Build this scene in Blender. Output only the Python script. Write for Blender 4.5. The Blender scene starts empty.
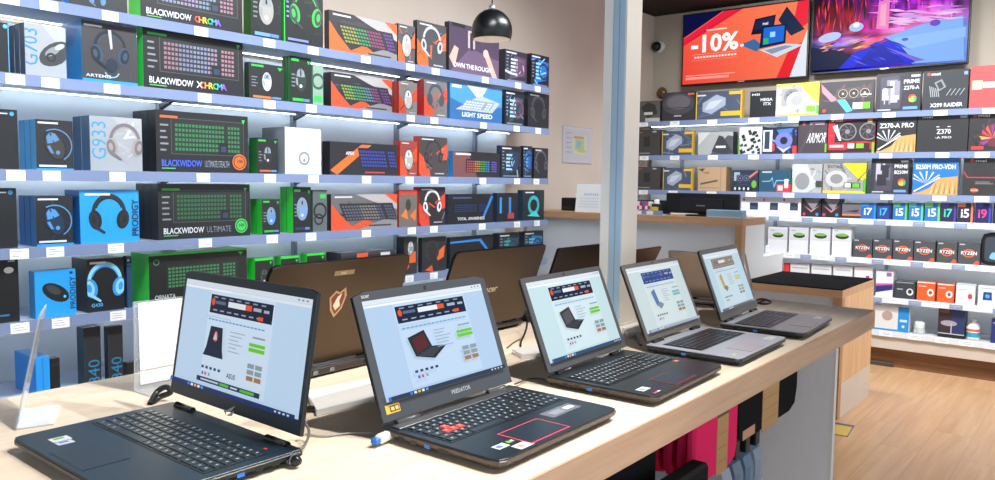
import bpy, math, random
from mathutils import Matrix, Vector
random.seed(7)
col = bpy.context.scene.collection
PI = math.pi
def R(a): return math.radians(a)
# ------------------------------------------------------------------ camera model (survey of the place)
CAM_H = 1.40; FPX = 779.0446; YAW = R(38.61375); PIT = R(4.33332); ROL = R(-.69658)
_F = Vector((math.cos(YAW)*math.cos(PIT), math.sin(YAW)*math.cos(PIT), -math.sin(PIT)))
_r = Vector((math.sin(YAW), -math.cos(YAW), 0)); _d = _F.cross(_r)
_R = math.cos(ROL)*_r + math.sin(ROL)*_d
_D = -math.sin(ROL)*_r + math.cos(ROL)*_d
C0 = Vector((0, 0, CAM_H))
def _ray(x, y): return _F + _R*((x-497.5)/FPX) + _D*((y-240)/FPX)
def onx(x, y, X): r = _ray(x, y); return C0 + r*(X/r.x)
def ony(x, y, Y): r = _ray(x, y); return C0 + r*(Y/r.y)
def onz(x, y, z): r = _ray(x, y); return C0 + r*((z-CAM_H)/r.z)
cam = bpy.data.cameras.new('camera'); co = bpy.data.objects.new('camera', cam); col.objects.link(co)
M = Matrix((( _R.x, -_D.x, -_F.x), (_R.y, -_D.y, -_F.y), (_R.z, -_D.z, -_F.z))).to_4x4()
co.matrix_world = Matrix.Translation(C0) @ M
cam.sensor_width = 36; cam.lens = FPX/995*36; cam.clip_start = .02
bpy.context.scene.camera = co

# ------------------------------------------------------------------ colour
def lin(c):
    return c/12.92 if c <= .04045 else ((c+.055)/1.055)**2.4
def hexc(h):
    h = h.lstrip('#')
    return tuple(lin(int(h[i:i+2], 16)/255) for i in (0, 2, 4)) + (1.,)
# ------------------------------------------------------------------ mesh builder
_fc = {}
def text_mesh(s, bold=0.0):
    k = (s, bold)
    if k in _fc: return _fc[k]
    cu = bpy.data.curves.new('t', 'FONT'); cu.body = s; cu.size = 1; cu.resolution_u = 2; cu.offset = bold
    o = bpy.data.objects.new('t', cu); col.objects.link(o)
    dg = bpy.context.evaluated_depsgraph_get(); dg.update()
    me = bpy.data.meshes.new_from_object(o.evaluated_get(dg))
    vs = [(v.co.x, v.co.y) for v in me.vertices]; fs = [tuple(p.vertices) for p in me.polygons]
    bpy.data.objects.remove(o); bpy.data.curves.remove(cu); bpy.data.meshes.remove(me)
    if not vs: vs = [(0, 0)]
    x0 = min(v[0] for v in vs); x1 = max(v[0] for v in vs); y0 = min(v[1] for v in vs); y1 = max(v[1] for v in vs)
    w = max(x1-x0, 1e-4); h = max(y1-y0, 1e-4)
    r = ([((a-x0)/h, (b-y0)/h) for a, b in vs], fs, w/h)
    _fc[k] = r
    return r
class MB:
    def __init__(s): s.v = []; s.f = []; s.c = []; s.m = []; s.M = Matrix.Identity(4); s.col = hexc('#888888'); s.mi = 0; s.sm = []
    def C(s, h, mi=0): s.col = hexc(h) if isinstance(h, str) else h; s.mi = mi; return s
    def add(s, vs, fs, smooth=False, cols=None):
        n = len(s.v)
        s.v += [tuple(s.M @ Vector(v)) for v in vs]
        for i, f in enumerate(fs):
            s.f.append(tuple(n+k for k in f)); s.c.append(cols[i] if cols else s.col); s.m.append(s.mi); s.sm.append(smooth)
    def box(s, x0, y0, z0, x1, y1, z1, b=0):
        if b:
            return s.prism([(x0, y0), (x1, y0), (x1, y1), (x0, y1)], z0, z1, b, inset_side=b)
        v = [(x0, y0, z0), (x1, y0, z0), (x1, y1, z0), (x0, y1, z0), (x0, y0, z1), (x1, y0, z1), (x1, y1, z1), (x0, y1, z1)]
        s.add(v, [(0, 3, 2, 1), (4, 5, 6, 7), (0, 1, 5, 4), (1, 2, 6, 5), (2, 3, 7, 6), (3, 0, 4, 7)])
    def prism(s, poly, z0, z1, b=0, inset_side=0, binset=None):
        # polygon (ccw) extruded, chamfered rims
        n = len(poly)
        if inset_side: poly = chamfer(poly, inset_side)
        n = len(poly)
        cx = sum(p[0] for p in poly)/n; cy = sum(p[1] for p in poly)/n
        def ins(d):
            if d == 0: return poly
            out = []
            for i in range(n):
                a = Vector(poly[i-1]); p = Vector(poly[i]); c = Vector(poly[(i+1) % n])
                e1 = (p-a).normalized(); e2 = (c-p).normalized()
                n1 = Vector((-e1.y, e1.x)); n2 = Vector((-e2.y, e2.x)); k = n1+n2
                L = k.length
                k = k/L*min(d/(max(L/2, .3)), 3*d)
                out.append((p.x+k.x, p.y+k.y))
            return out
        if binset is None: binset = b
        rings = []
        if b or binset:
            rings = [(ins(binset), z0), (poly, z0+(b if binset == b else min(binset, (z1-z0)*.6))), (poly, z1-b), (ins(b), z1)]
        else: rings = [(poly, z0), (poly, z1)]
        v = []; f = []
        for p, z in rings: v += [(q[0], q[1], z) for q in p]
        for k in range(len(rings)-1):
            for i in range(n):
                j = (i+1) % n; f.append((k*n+i, k*n+j, (k+1)*n+j, (k+1)*n+i))
        f.append(tuple(reversed(range(n)))); f.append(tuple(range((len(rings)-1)*n, len(rings)*n)))
        s.add(v, f)
    def tube(s, pts, r, n=8, caps=True):
        pts = [Vector(p) for p in pts]; v = []; f = []
        rr = r if isinstance(r, (list, tuple)) else [r]*len(pts)
        up = Vector((0, 0, 1))
        for i, p in enumerate(pts):
            t = (pts[min(i+1, len(pts)-1)]-pts[max(i-1, 0)]).normalized()
            a = t.cross(up)
            if a.length < .05: a = t.cross(Vector((1, 0, 0)))
            a.normalize(); b = t.cross(a).normalized()
            for k in range(n):
                an = 2*PI*k/n; v.append(tuple(p+a*math.cos(an)*rr[i]+b*math.sin(an)*rr[i]))
        for i in range(len(pts)-1):
            for k in range(n):
                j = (k+1) % n; f.append((i*n+k, i*n+j, (i+1)*n+j, (i+1)*n+k))
        if caps: f.append(tuple(range(n))); f.append(tuple(reversed(range((len(pts)-1)*n, len(pts)*n))))
        s.add(v, f, True)
    def lathe(s, prof, n=32, cx=0, cy=0):
        v = []; f = []
        for r, z in prof:
            for k in range(n):
                a = 2*PI*k/n; v.append((cx+r*math.cos(a), cy+r*math.sin(a), z))
        for i in range(len(prof)-1):
            for k in range(n):
                j = (k+1) % n; f.append((i*n+k, i*n+j, (i+1)*n+j, (i+1)*n+k))
        s.add(v, f, True)
    # flat artwork on a panel: local x right, y up, z out of the panel
    def build(s, name, mats, parent=None, loc=(0, 0, 0), rot=(0, 0, 0)):
        me = bpy.data.meshes.new(name); me.from_pydata(s.v, [], s.f)
        if not isinstance(mats, (list, tuple)): mats = [mats]
        for m in mats: me.materials.append(m)
        at = me.color_attributes.new('Col', 'FLOAT_COLOR', 'CORNER')
        data = []
        for p, c in zip(me.polygons, s.c): data += list(c)*p.loop_total
        at.data.foreach_set('color', data)
        me.polygons.foreach_set('material_index', s.m)
        me.polygons.foreach_set('use_smooth', s.sm)
        me.update()
        o = bpy.data.objects.new(name, me); col.objects.link(o)
        o.parent = parent; o.location = loc; o.rotation_euler = rot
        return o
def chamfer(poly, d):
    out = []; n = len(poly); ds = d if isinstance(d, (list, tuple)) else [d]*n
    for i in range(n):
        a = Vector(poly[i-1]); p = Vector(poly[i]); c = Vector(poly[(i+1) % n]); d = ds[i]
        if d <= 0: out.append(tuple(p)); continue
        for w, (t) in enumerate((0, .5, 1)):
            q0 = p+(a-p).normalized()*d; q1 = p+(c-p).normalized()*d
            q = q0*(1-t)**2+p*2*t*(1-t)+q1*t*t
            out.append(tuple(q))
    return out
class Art:
    """draws flat coloured shapes on a panel of size w x h; matrix maps panel (x right, y up, z outward)."""
    def __init__(s, mb, M, w, h, step=.0004, mi=0, clip=False): s.clip = clip; s.mb = mb; s.M = M; s.w = w; s.h = h; s.z = step; s.st = step; s.mi = mi
    def _p(s, pts, c, fs=None):
        if s.clip: pts = [(min(max(x, .0004), s.w-.0004), min(max(y, .0004), s.h-.0004)) for x, y in pts]
        old = s.mb.M; s.mb.M = old @ s.M
        s.mb.C(c, s.mi); s.mb.add([(x, y, s.z) for x, y in pts], fs or [tuple(range(len(pts)))])
        s.mb.M = old; s.z += s.st*.5
    def r(s, x0, y0, x1, y1, c): s._p([(x0*s.w, y0*s.h), (x1*s.w, y0*s.h), (x1*s.w, y1*s.h), (x0*s.w, y1*s.h)], c)
    def p(s, pts, c):
        q = [(x*s.w, y*s.h) for x, y in pts]
        a = sum(q[i-1][0]*q[i][1]-q[i][0]*q[i-1][1] for i in range(len(q)))
        if a < 0: q.reverse()
        s._p(q, c)
    def e(s, x, y, rx, ry, c, n=16, rot=0):
        # radii in fractions of h
        k, t = math.cos(rot), math.sin(rot); P = []
        for i in range(n):
            a = 2*PI*i/n; u = rx*s.h*math.cos(a); v = ry*s.h*math.sin(a)
            P.append((x*s.w+u*k-v*t, y*s.h+u*t+v*k))
        s._p(P, c)
    def ring(s, x, y, ro, ri, c, a0=0, a1=360, sy=1, n=20):
        P = []; F = []
        for i in range(n+1):
            a = R(a0+(a1-a0)*i/n)
            P.append((x*s.w+ro*s.h*math.cos(a), y*s.h+ro*sy*s.h*math.sin(a))); P.append((x*s.w+ri*s.h*math.cos(a), y*s.h+ri*sy*s.h*math.sin(a)))
        for i in range(n): F.append((2*i, 2*i+2, 2*i+3, 2*i+1))
        s._p(P, c, F)
    def t(s, txt, x, y, hh, c, fit=None, bold=.02, vert=False, sh=0):
        vs, fs, asp = text_mesh(txt, bold)
        H = hh*s.h; k = 1
        if fit:
            lim = fit*(s.h if vert else s.w); k = lim/(asp*H)
        P = []
        for a, b in vs:
            u = a*H*k+b*H*sh; v = b*H
            P.append((x*s.w-v, y*s.h+u) if vert else (x*s.w+u, y*s.h+v))
        s._p(P, c, fs)
    def kb(s, x0, y0, x1, y1, body, key, rows=6, cols=18, skew=0, hue=None):
        sk = skew
        def P(u, v): return (x0+(x1-x0)*u+sk*(v-.5), y0+(y1-y0)*v)
        s.p([P(0, 0), P(1, 0), P(1, 1), P(0, 1)], body)
        for r in range(rows):
            for c in range(cols):
                if c in (int(cols*.78),) : continue
                u0 = .03+.94*c/cols; v0 = .06+.88*r/rows
                k = key if not hue else hue[int(c/cols*len(hue)) % len(hue)]
                zz = s.z; s.p([P(u0, v0), P(u0+.7*.94/cols, v0), P(u0+.7*.94/cols, v0+.6*.88/rows), P(u0, v0+.6*.88/rows)], k); s.z = zz
        s.z += s.st*.5
    def busy(s, x0, y0, x1, y1, cols, n=14, k=.12):
        for i in range(n):
            x = random.uniform(x0, x1); y = random.uniform(y0, y1); a = random.uniform(0, 6.3); z = s.z; L = random.uniform(.4, 1.4)*k; t = L*random.uniform(.1, .35)
            P = [(x+math.cos(a)*L*u-math.sin(a)*t*v*s.h/s.w*1.0, y+math.sin(a)*L*u+math.cos(a)*t*v) for u, v in ((-1, -.3), (1, -.6), (.8, .5), (-.7, .6))]
            s.p([(min(max(a_, .01), .99), min(max(b_, .01), .99)) for a_, b_ in P], random.choice(cols)); s.z = z+s.st*.02*i/n
        s.z += s.st*.5
    def mouse(s, x, y, k, c, hi='#55606a', rot=0, glow=None):
        if glow: s.ring(x, y, k*1.1, k*1.02, glow, -60, 120, sy=1.0)
        s.e(x, y, k*.62, k*1.02, '#0b0d10', rot=rot); s.e(x, y, k*.56, k*.95, c, rot=rot)
        o = s.h/s.w; cr, sr = math.cos(rot), math.sin(rot)
        def Q(u, v): return (x+(u*cr-v*sr)*k*o, y+(u*sr+v*cr)*k)
        s.p([Q(-.4, .25), Q(-.04, .2), Q(-.05, .88), Q(-.3, .7)], hi); s.p([Q(.04, .2), Q(.4, .25), Q(.3, .7), Q(.05, .88)], hi)
        s.p([Q(-.5, .1), Q(-.3, .1), Q(-.25, -.5), Q(-.42, -.4)], hi); a, b = Q(0, .5); s.e(a, b, k*.07, k*.18, glow or '#0a0a0a', rot=rot)
        a, b = Q(0, -.5); s.e(a, b, k*.14, k*.14, glow or '#cfd8de', rot=rot)
    def headset(s, x, y, k, c, pad='#222222', mic=True):
        o = k*s.h/s.w; y += k*.05
        s.ring(x, y+k*.1, k*.98, k*.78, c, -8, 188, sy=1.12); s.ring(x, y+k*.1, k*.80, k*.72, pad, 20, 160, sy=1.1)
        for sx in (-1, 1):
            s.e(x+sx*.78*o, y-k*.28, k*.36, k*.56, pad, rot=-.18*sx); s.e(x+sx*.86*o, y-k*.28, k*.27, k*.46, c, rot=-.18*sx); s.e(x+sx*.88*o, y-k*.26, k*.13, k*.24, pad, rot=-.18*sx)
        if mic: s.p([(x-.9*o, y-k*.7), (x-.3*o, y-k*1.1), (x-.22*o, y-k*1.0), (x-.78*o, y-k*.55)], c)
    def logi(s, x, y, k, c='#ffffff'): s.t('logitech', x, y, k, c, bold=.01) if False else s.r(x, y, x+.28, y+k, c)
# ------------------------------------------------------------------ materials
def nodes(name):
    m = bpy.data.materials.new(name); m.use_nodes = True
    nt = m.node_tree; b = nt.nodes['Principled BSDF']; return m, nt, b
def vcol_mat(name, rough=.4, noise=.04, metal=0, coat=0, emis=0, base=1.0, spec=.5, haze_lift=0):
    m, nt, b = nodes(name)
    a = nt.nodes.new('ShaderNodeAttribute'); a.attribute_name = 'Col'
    n = nt.nodes.new('ShaderNodeTexNoise'); n.inputs['Scale'].default_value = 40; n.inputs['Detail'].default_value = 3
    mr = nt.nodes.new('ShaderNodeMapRange'); mr.inputs['To Min'].default_value = 1-noise; mr.inputs['To Max'].default_value = 1+noise
    nt.links.new(n.outputs['Fac'], mr.inputs['Value'])
    mx = nt.nodes.new('ShaderNodeVectorMath'); mx.operation = 'SCALE'
    nt.links.new(a.outputs['Color'], mx.inputs[0]); nt.links.new(mr.outputs['Result'], mx.inputs['Scale'])
    if base != 1.0:
        m2 = nt.nodes.new('ShaderNodeVectorMath'); m2.operation = 'SCALE'; m2.inputs['Scale'].default_value = base
        nt.links.new(mx.outputs[0], m2.inputs[0]); nt.links.new(m2.outputs[0], b.inputs['Base Color'])
    elif haze_lift:
        m2 = nt.nodes.new('ShaderNodeVectorMath'); m2.operation = 'MULTIPLY_ADD'; m2.inputs[1].default_value = (.93,)*3; m2.inputs[2].default_value = (haze_lift,)*3
        nt.links.new(mx.outputs[0], m2.inputs[0]); nt.links.new(m2.outputs[0], b.inputs['Base Color'])
    else: nt.links.new(mx.outputs[0], b.inputs['Base Color'])
    b.inputs['Roughness'].default_value = rough; b.inputs['Metallic'].default_value = metal
    b.inputs['Coat Weight'].default_value = coat; b.inputs['Specular IOR Level'].default_value = spec
    if emis:
        nt.links.new(a.outputs['Color'], b.inputs['Emission Color']); b.inputs['Emission Strength'].default_value = emis
    return m
CARD = vcol_mat('printed_card', .4, .08, coat=.12, haze_lift=.010)  # pale haze over the blacks is mixed into the print colours
PLASTIC = vcol_mat('moulded_plastic', .32, .03)
MATTE = vcol_mat('matte_finish', .7, .05)
METALV = vcol_mat('brushed_metal', .35, .03, metal=.75)
SCREEN = vcol_mat('lit_screen', .3, 0, emis=.80, base=.12, spec=.2)
TVM = vcol_mat('lit_television_panel', .4, 0, emis=1.0, base=.03, spec=.08)
LEDM = None
FABRIC = vcol_mat('soft_neoprene', .9, .12, spec=.2)
def wood(name, c1, c2, axis='X', scale=1., rough=.45, planks=None, spec=.4):
    m, nt, b = nodes(name); L = nt.links
    tc = nt.nodes.new('ShaderNodeTexCoord'); mp = nt.nodes.new('ShaderNodeMapping')
    s = {'X': (.6, 9, 9), 'Y': (9, .6, 9), 'Z': (9, 9, .6)}[axis]
    mp.inputs['Scale'].default_value = [k*scale for k in s]
    L.new(tc.outputs['Object'], mp.inputs['Vector'])
    n = nt.nodes.new('ShaderNodeTexNoise'); n.inputs['Scale'].default_value = 3; n.inputs['Detail'].default_value = 7; n.inputs['Roughness'].default_value = .6; n.inputs['Distortion'].default_value = .6
    vec = mp.outputs['Vector']
    cr = nt.nodes.new('ShaderNodeValToRGB'); cr.color_ramp.elements[0].position = .3; cr.color_ramp.elements[1].position = .72
    cr.color_ramp.elements[0].color = hexc(c1); cr.color_ramp.elements[1].color = hexc(c2)
    out = cr.outputs['Color']
    if planks:
        br = nt.nodes.new('ShaderNodeTexBrick'); br.offset = .37
        br.inputs['Scale'].default_value = 1; br.inputs['Brick Width'].default_value = 1.25; br.inputs['Row Height'].default_value = .19
        br.inputs['Mortar Size'].default_value = .0018; br.inputs['Mortar Smooth'].default_value = .1
        br.inputs['Color1'].default_value = (.90, .89, .88, 1); br.inputs['Color2'].default_value = (1.04, 1.03, 1.02, 1); br.inputs['Mortar'].default_value = (.72, .68, .66, 1)
        L.new(tc.outputs['Object'], br.inputs['Vector'])
        add = nt.nodes.new('ShaderNodeVectorMath'); add.operation = 'MULTIPLY_ADD'
        L.new(br.outputs['Color'], add.inputs[0]); add.inputs[1].default_value = (7, 7, 7); L.new(vec, add.inputs[2]); vec = add.outputs[0]
        mx = nt.nodes.new('ShaderNodeMix'); mx.data_type = 'RGBA'; mx.blend_type = 'MULTIPLY'; mx.inputs['Factor'].default_value = 1
        L.new(out, mx.inputs['A']); L.new(br.outputs['Color'], mx.inputs['B']); out = mx.outputs['Result']
    L.new(vec, n.inputs['Vector']); L.new(n.outputs['Fac'], cr.inputs['Fac'])
    L.new(out, b.inputs['Base Color']); b.inputs['Roughness'].default_value = rough; b.inputs['Specular IOR Level'].default_value = spec
    bp = nt.nodes.new('ShaderNodeBump'); bp.inputs['Strength'].default_value = .05; L.new(n.outputs['Fac'], bp.inputs['Height']); L.new(bp.outputs['Normal'], b.inputs['Normal'])
    return m
def paint(name, c, rough=.6, var=.05, scale=3, spec=.3, metal=0):
    m, nt, b = nodes(name); L = nt.links
    tc = nt.nodes.new('ShaderNodeTexCoord')
    n = nt.nodes.new('ShaderNodeTexNoise'); n.inputs['Scale'].default_value = scale; n.inputs['Detail'].default_value = 4; L.new(tc.outputs['Object'], n.inputs['Vector'])
    cr = nt.nodes.new('ShaderNodeValToRGB'); h = hexc(c)
    cr.color_ramp.elements[0].position = .3; cr.color_ramp.elements[1].position = .7
    cr.color_ramp.elements[0].color = tuple(k*(1-var) for k in h[:3])+(1,); cr.color_ramp.elements[1].color = tuple(min(1, k*(1+var)) for k in h[:3])+(1,)
    L.new(n.outputs['Fac'], cr.inputs['Fac']); L.new(cr.outputs['Color'], b.inputs['Base Color'])
    b.inputs['Roughness'].default_value = rough; b.inputs['Specular IOR Level'].default_value = spec; b.inputs['Metallic'].default_value = metal
    return m
def emit(name, c, st):
    m, nt, b = nodes(name); b.inputs['Base Color'].default_value = hexc(c); b.inputs['Emission Color'].default_value = hexc(c); b.inputs['Emission Strength'].default_value = st
    return m
def clear(name, tint='#e8eef4', a=.22, rough=.08):
    m, nt, b = nodes(name); L = nt.links
    out = nt.nodes['Material Output']; tr = nt.nodes.new('ShaderNodeBsdfTransparent'); mx = nt.nodes.new('ShaderNodeMixShader')
    fr = nt.nodes.new('ShaderNodeFresnel'); fr.inputs['IOR'].default_value = 1.45
    ma = nt.nodes.new('ShaderNodeMath'); ma.operation = 'ADD'; ma.inputs[1].default_value = a; L.new(fr.outputs[0], ma.inputs[0])
    tr.inputs['Color'].default_value = (.97, .98, 1, 1)
    b.inputs['Base Color'].default_value = hexc(tint); b.inputs['Roughness'].default_value = rough
    L.new(ma.outputs[0], mx.inputs[0]); L.new(tr.outputs[0], mx.inputs[1]); L.new(b.outputs[0], mx.inputs[2]); L.new(mx.outputs[0], out.inputs[0])
    return m
DESKW = wood('desk_birch', '#e0cdb6', '#f0e2ce', 'X', 1., .5)
APRW = wood('desk_edge_oak', '#b8947a', '#d0ae90', 'X', 1.2, .55)
OAKZ = wood('oak_upright', '#cfa277', '#e3bd92', 'Z', 1., .5)
COUNW = wood('counter_oak', '#b08762', '#c79d76', 'Y', 1., .5)
FLOORM = wood('oak_floor_planks', '#c29670', '#dcb68c', 'X', .8, .3, planks=True, spec=.5)
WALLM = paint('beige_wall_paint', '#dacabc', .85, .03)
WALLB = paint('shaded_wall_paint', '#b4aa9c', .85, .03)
CEILM = paint('dark_ceiling', '#241f1e', .8, .15)
WHITEP = paint('white_laminate', '#e6e7e6', .4, .02)
GREYP = paint('pale_grey_laminate', '#c3c8cc', .45, .03)
RACKM = paint('rack_back_metal', '#e2ebee', .35, .04, metal=.0, spec=.6)
RACKB = paint('rack_back_metal_grey', '#dde1e3', .5, .05)
SHELFM = paint('shelf_metal', '#aab6ca', .35, .04)
RAILA = paint('blue_grey_price_rail', '#7f8fb4', .25, .05, spec=.6)
RAILB = paint('white_price_rail', '#dfe4ea', .3, .02)
DARKM = paint('black_metal', '#3c444e', .4, .05)
BLACKMAT = paint('black_mat', '#0c0d10', .9, .2, 60, spec=.1)
SKIRT = paint('beige_plinth', '#cfc4b8', .5, .03)
TOEK = wood('toe_kick_wood', '#6b4a30', '#8a6240', 'Y', 1., .6)
TAGM = paint('paper_tag', '#f6f7fa', .6, .02)
TAGB = paint('blue_paper_tag', '#9aa9c4', .6, .03)
CLEAR = clear('clear_acrylic', a=.12)
BLISTER = clear('clear_blister', '#c9d3dc', .15)
CHROME = paint('chrome', '#c9ccd0', .15, .02, metal=1)
# ------------------------------------------------------------------ tagging
def tag(o, label=None, cat=None, group=None, kind=None):
    if label: o['label'] = label
    if cat: o['category'] = cat
    if group: o['group'] = group
    if kind: o['kind'] = kind
    return o
def empty(name, loc, rz=0):
    o = bpy.data.objects.new(name, None); col.objects.link(o); o.location = loc; o.rotation_euler = (0, 0, rz); o.empty_display_size = .05; return o
def struct(name, mb, m): return tag(mb.build(name, m), kind='structure')
def bx(*a, **k): m = MB(); m.box(*a, **k); return m
# ------------------------------------------------------------------ room shell
YA = 3.62; XB = 6.92; CH = 3.0
struct('floor', bx(-3, -3, -.1, XB+.3, YA+.3, 0), FLOORM)
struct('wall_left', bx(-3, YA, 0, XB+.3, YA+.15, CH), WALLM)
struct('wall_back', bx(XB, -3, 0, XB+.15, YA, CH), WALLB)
struct('ceiling', bx(-3, -3, CH, XB+.3, YA+.3, CH+.1), CEILM)
FILLB = emit('added_shelf_glow', '#eef4ff', 11)  # glow for strips added to brighten the rack backs; the shelving has none
FILLA = emit('added_shelf_glow_cool', '#e6f2ff', 15)  # cooler glow for the strips added on the left shelving
# ------------------------------------------------------------------ wall A shelving (left)
SA = [2.058, 1.771, 1.420, 1.128, .850, .545, .20]; YF = 3.20; XA0 = .25; XA1 = 4.57
gon = empty('wall_shelving', (XA0, YF, 0))
tag(gon, 'long blue-grey shop shelving with price rails along the left wall', 'shelving')
o_ = (XA0, YF, 0)
def rel(mb, o=o_): mb.M = Matrix.Translation((-o[0], -o[1], -o[2])); return mb
def part(name, m, parent, o, *boxes, b=0):
    q = rel(MB(), o)
    for a in boxes: q.box(*a, b=b)
    return q.build(name, m, parent)
part('back_panel', RACKM, gon, o_, (XA0, 3.58, 0, XA1, 3.60, 2.02))
ups = [.35, 1.12, 1.9, 2.66, 3.44, 4.2]
for u in ups:
    part('upright', paint('upright_metal', '#8f9ba6', .4) if u == ups[0] else bpy.data.materials['upright_metal'], gon, o_, (u-.012, 3.555, 0, u+.012, 3.58, 2.16))
tags_px = [16, 53, 116, 203, 269, 311, 366, 410, 434, 483, 516, 536]
tagX = [ony(p, 172, YF).x for p in tags_px]
for i, z in enumerate(SA):
    sh = part('shelf', SHELFM, gon, o_, (XA0, YF+.004, z-.022, XA1, 3.575, z-.002))
    rel_m = Matrix.Identity(4)
    q = rel(MB(), o_); q.box(XA0, YF-.006, z-.040, XA1, YF+.004, z+.002); q.build('price_rail', RAILA, sh)
    for u in ups[1:]:
        q = rel(MB(), o_); q.add([(u-.01, 3.575, z-.022), (u-.01, 3.44, z-.022), (u-.01, 3.575, z-.06), (u+.01, 3.575, z-.022), (u+.01, 3.44, z-.022), (u+.01, 3.575, z-.06)], [(0, 1, 2), (3, 5, 4), (0, 3, 4, 1), (1, 4, 5, 2)])
        q.build('bracket', DARKM, sh)
    if i < 6: q = rel(MB(), o_); q.box(XA0+.02, 3.535, z-.0245, XA1-.02, 3.541, z-.022); q.build('added_glow_strip', FILLA, sh)  # added glowing strip, brightens the back panel behind the boxes
    for x in tagX:
        xx = x+random.uniform(-.012, .012); q = rel(MB(), o_); q.C('#f6f7fa'); q.box(xx-.032, YF-.009, z-.040, xx+.032, YF-.006, z-.002)
        for k in range(3): q.C('#9a9fa8'); q.box(xx-.024, YF-.0095, z-.012-k*.009, xx+random.uniform(-.005, .024), YF-.009, z-.010-k*.009)
        q.build('price_tag', MATTE, sh)
# ------------------------------------------------------------------ wall B shelving (back)
SB = [1.957, 1.650, 1.335, 1.140, .838, .545, .287]; XF = 6.5; YB0 = -.3; YB1 = 3.585
ob = (XF, YB0, 0)
gob = empty('wall_shelving', (XF, YB0, 0))
tag(gob, 'grey shop shelving under the two televisions on the back wall', 'shelving')
part('back_panel', RACKB, gob, ob, (6.87, YB0, .15, 6.9, YB1, 2.0))
for u in (.55, 1.45, 2.36, 3.26): part('upright', bpy.data.materials['upright_metal'], gob, ob, (6.845, u-.012, .15, 6.87, u+.012, 2.05))
tb1 = [643, 676, 713, 752, 791, 838, 888, 940, 985]
for i, z in enumerate(SB):
    sh = part('shelf', GREYP, gob, ob, (XF+.004, YB0, z-.022, 6.86, YB1, z-.002))
    q = rel(MB(), ob); q.box(XF-.006, YB0, z-.042, XF+.004, YB1, z+.002); q.build('price_rail', RAILA if i < 3 else RAILB, sh)
    if i < 6: q = rel(MB(), ob); q.box(6.81, YB0+.02, z-.0245, 6.816, YB1-.02, z-.022); q.build('added_glow_strip', FILLB, sh)  # strip put in only to light the grey back panel
    if i < 3 or i == 6:
        ys = [onx(p, 150, XF).y for p in tb1] if i < 3 else [onx(p, 340, XF).y for p in (884, 912, 940, 964, 990)]
        for y in ys:
            y += random.uniform(-.02, .02); q = rel(MB(), ob); q.C('#f6f7fa'); q.box(XF-.009, y-.045, z-.042, XF-.006, y+.045, z-.004)
            for k in range(2): q.C('#a3a8b2'); q.box(XF-.0095, y-.03, z-.016-k*.011, XF-.009, y+.02, z-.013-k*.011)
            q.build('price_tag', MATTE, sh)
    else:
        y = .45; k = 0
        while y < (2.75 if i == 3 else 2.2):
            w = .085; q = rel(MB(), ob); q.C('#8e9dbb' if k % 2 else '#f4f6f8'); q.box(XF-.009, y, z-.040, XF-.006, y+w, z-.006)
            q.C('#b9c2d0' if k % 2 else '#b0b4bc'); q.box(XF-.0095, y+.015, z-.020, XF-.009, y+w-.02, z-.016)
            q.build('price_tag', MATTE, sh); y += .135; k += 1
part('plinth', SKIRT, gob, ob, (XF+.01, YB0, .148, 6.86, YB1, .245))
part('toe_kick', TOEK, gob, ob, (XF+.07, YB0, 0, 6.86, YB1, .148))
# ------------------------------------------------------------------ products
def carton(name, label, cat, loc, w, h, d, rz, side, front, art, group=None, top=None, seed=0):
    q = MB(); b = min(.0015, w*.03)
    # body: local x right, y depth, z up ; front face at y=0
    q.C(side); q.box(0, 0, 0, w, d, h)
    fz = len(q.f)-6
    q.c[fz+2] = hexc(front); q.c[fz+1] = hexc(top or side)
    A = Art(q, Matrix(((1, 0, 0, 0), (0, 0, -1, 0), (0, 1, 0, 0), (0, 0, 0, 1))), w, h, clip=True)
    if art: art(A)
    # seam line of the lid and a tuck tab on the side
    q.C('#777c82'); q.box(w*.1, d*.48, h, w*.9, d*.52, h+.0006)
    o = q.build(name, CARD, None, loc, (0, 0, rz)); tag(o, label, cat, group)
    return o
def itemA(s, xs, xl, xr, yt, name, label, cat, side, front, art, group=None, n=1, behind=None, yf=YF+.03, gap=0, top=None, maxd=.33):
    z = SA[s]
    ym = (yt+ony(0, 0, yf).z*0+projy((ony(xl, 200, yf).x, yf, z)))/2
    X0 = ony(xl, ym, yf).x; X1 = ony(xr, ym, yf).x
    xm = (xl+xr)/2; H = ony(xm, yt, yf).z-z
    D = (onx(xs, ym, X0).y-yf) if xs is not None else .08
    D = max(.035, min(maxd, D)); d = D/n
    for k in range(n):
        lb = label if k == 0 else (behind or label+', tucked behind the front one')
        carton(name, lb, cat, (X0, yf+k*d, z-.0005), X1-X0, H, d-.003, 0, side, front, art if k == 0 else None, group, top)
def projy(p):
    v = Vector(p)-C0; return 240+FPX*v.dot(_D)/v.dot(_F)
def projx(p):
    v = Vector(p)-C0; return 497.5+FPX*v.dot(_R)/v.dot(_F)
def itemB(s, xl, xr, xs, yt, name, label, cat, side, front, art, group=None, top=None, d=None, n=1, xf=XF+.03):
    z = SB[s]; yb = projy((xf, 2.0, z)); xm = (xl+xr)/2
    ym = (yt+projy((xf, onx(xm, yt, xf).y, z)))/2
    Y0 = onx(xl, ym, xf).y; Y1 = onx(xr, ym, xf).y
    H = onx(xm, yt, xf).z-z
    D = d or (max(.03, min(.3, ony(xs, ym, Y1).x-xf)) if xs else .12)
    d = D/n
    for k in range(n):
        carton(name, label if k == 0 else label+', tucked behind the front one', cat, (xf+k*d, Y0, z-.0005), Y0-Y1, H, d-.003, -PI/2, side, front, art if k == 0 else None, group, top)
RBW = ['#e05050', '#e8a030', '#d8e050', '#50d860', '#40b8e0', '#6060e0', '#b050d0']
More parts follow.
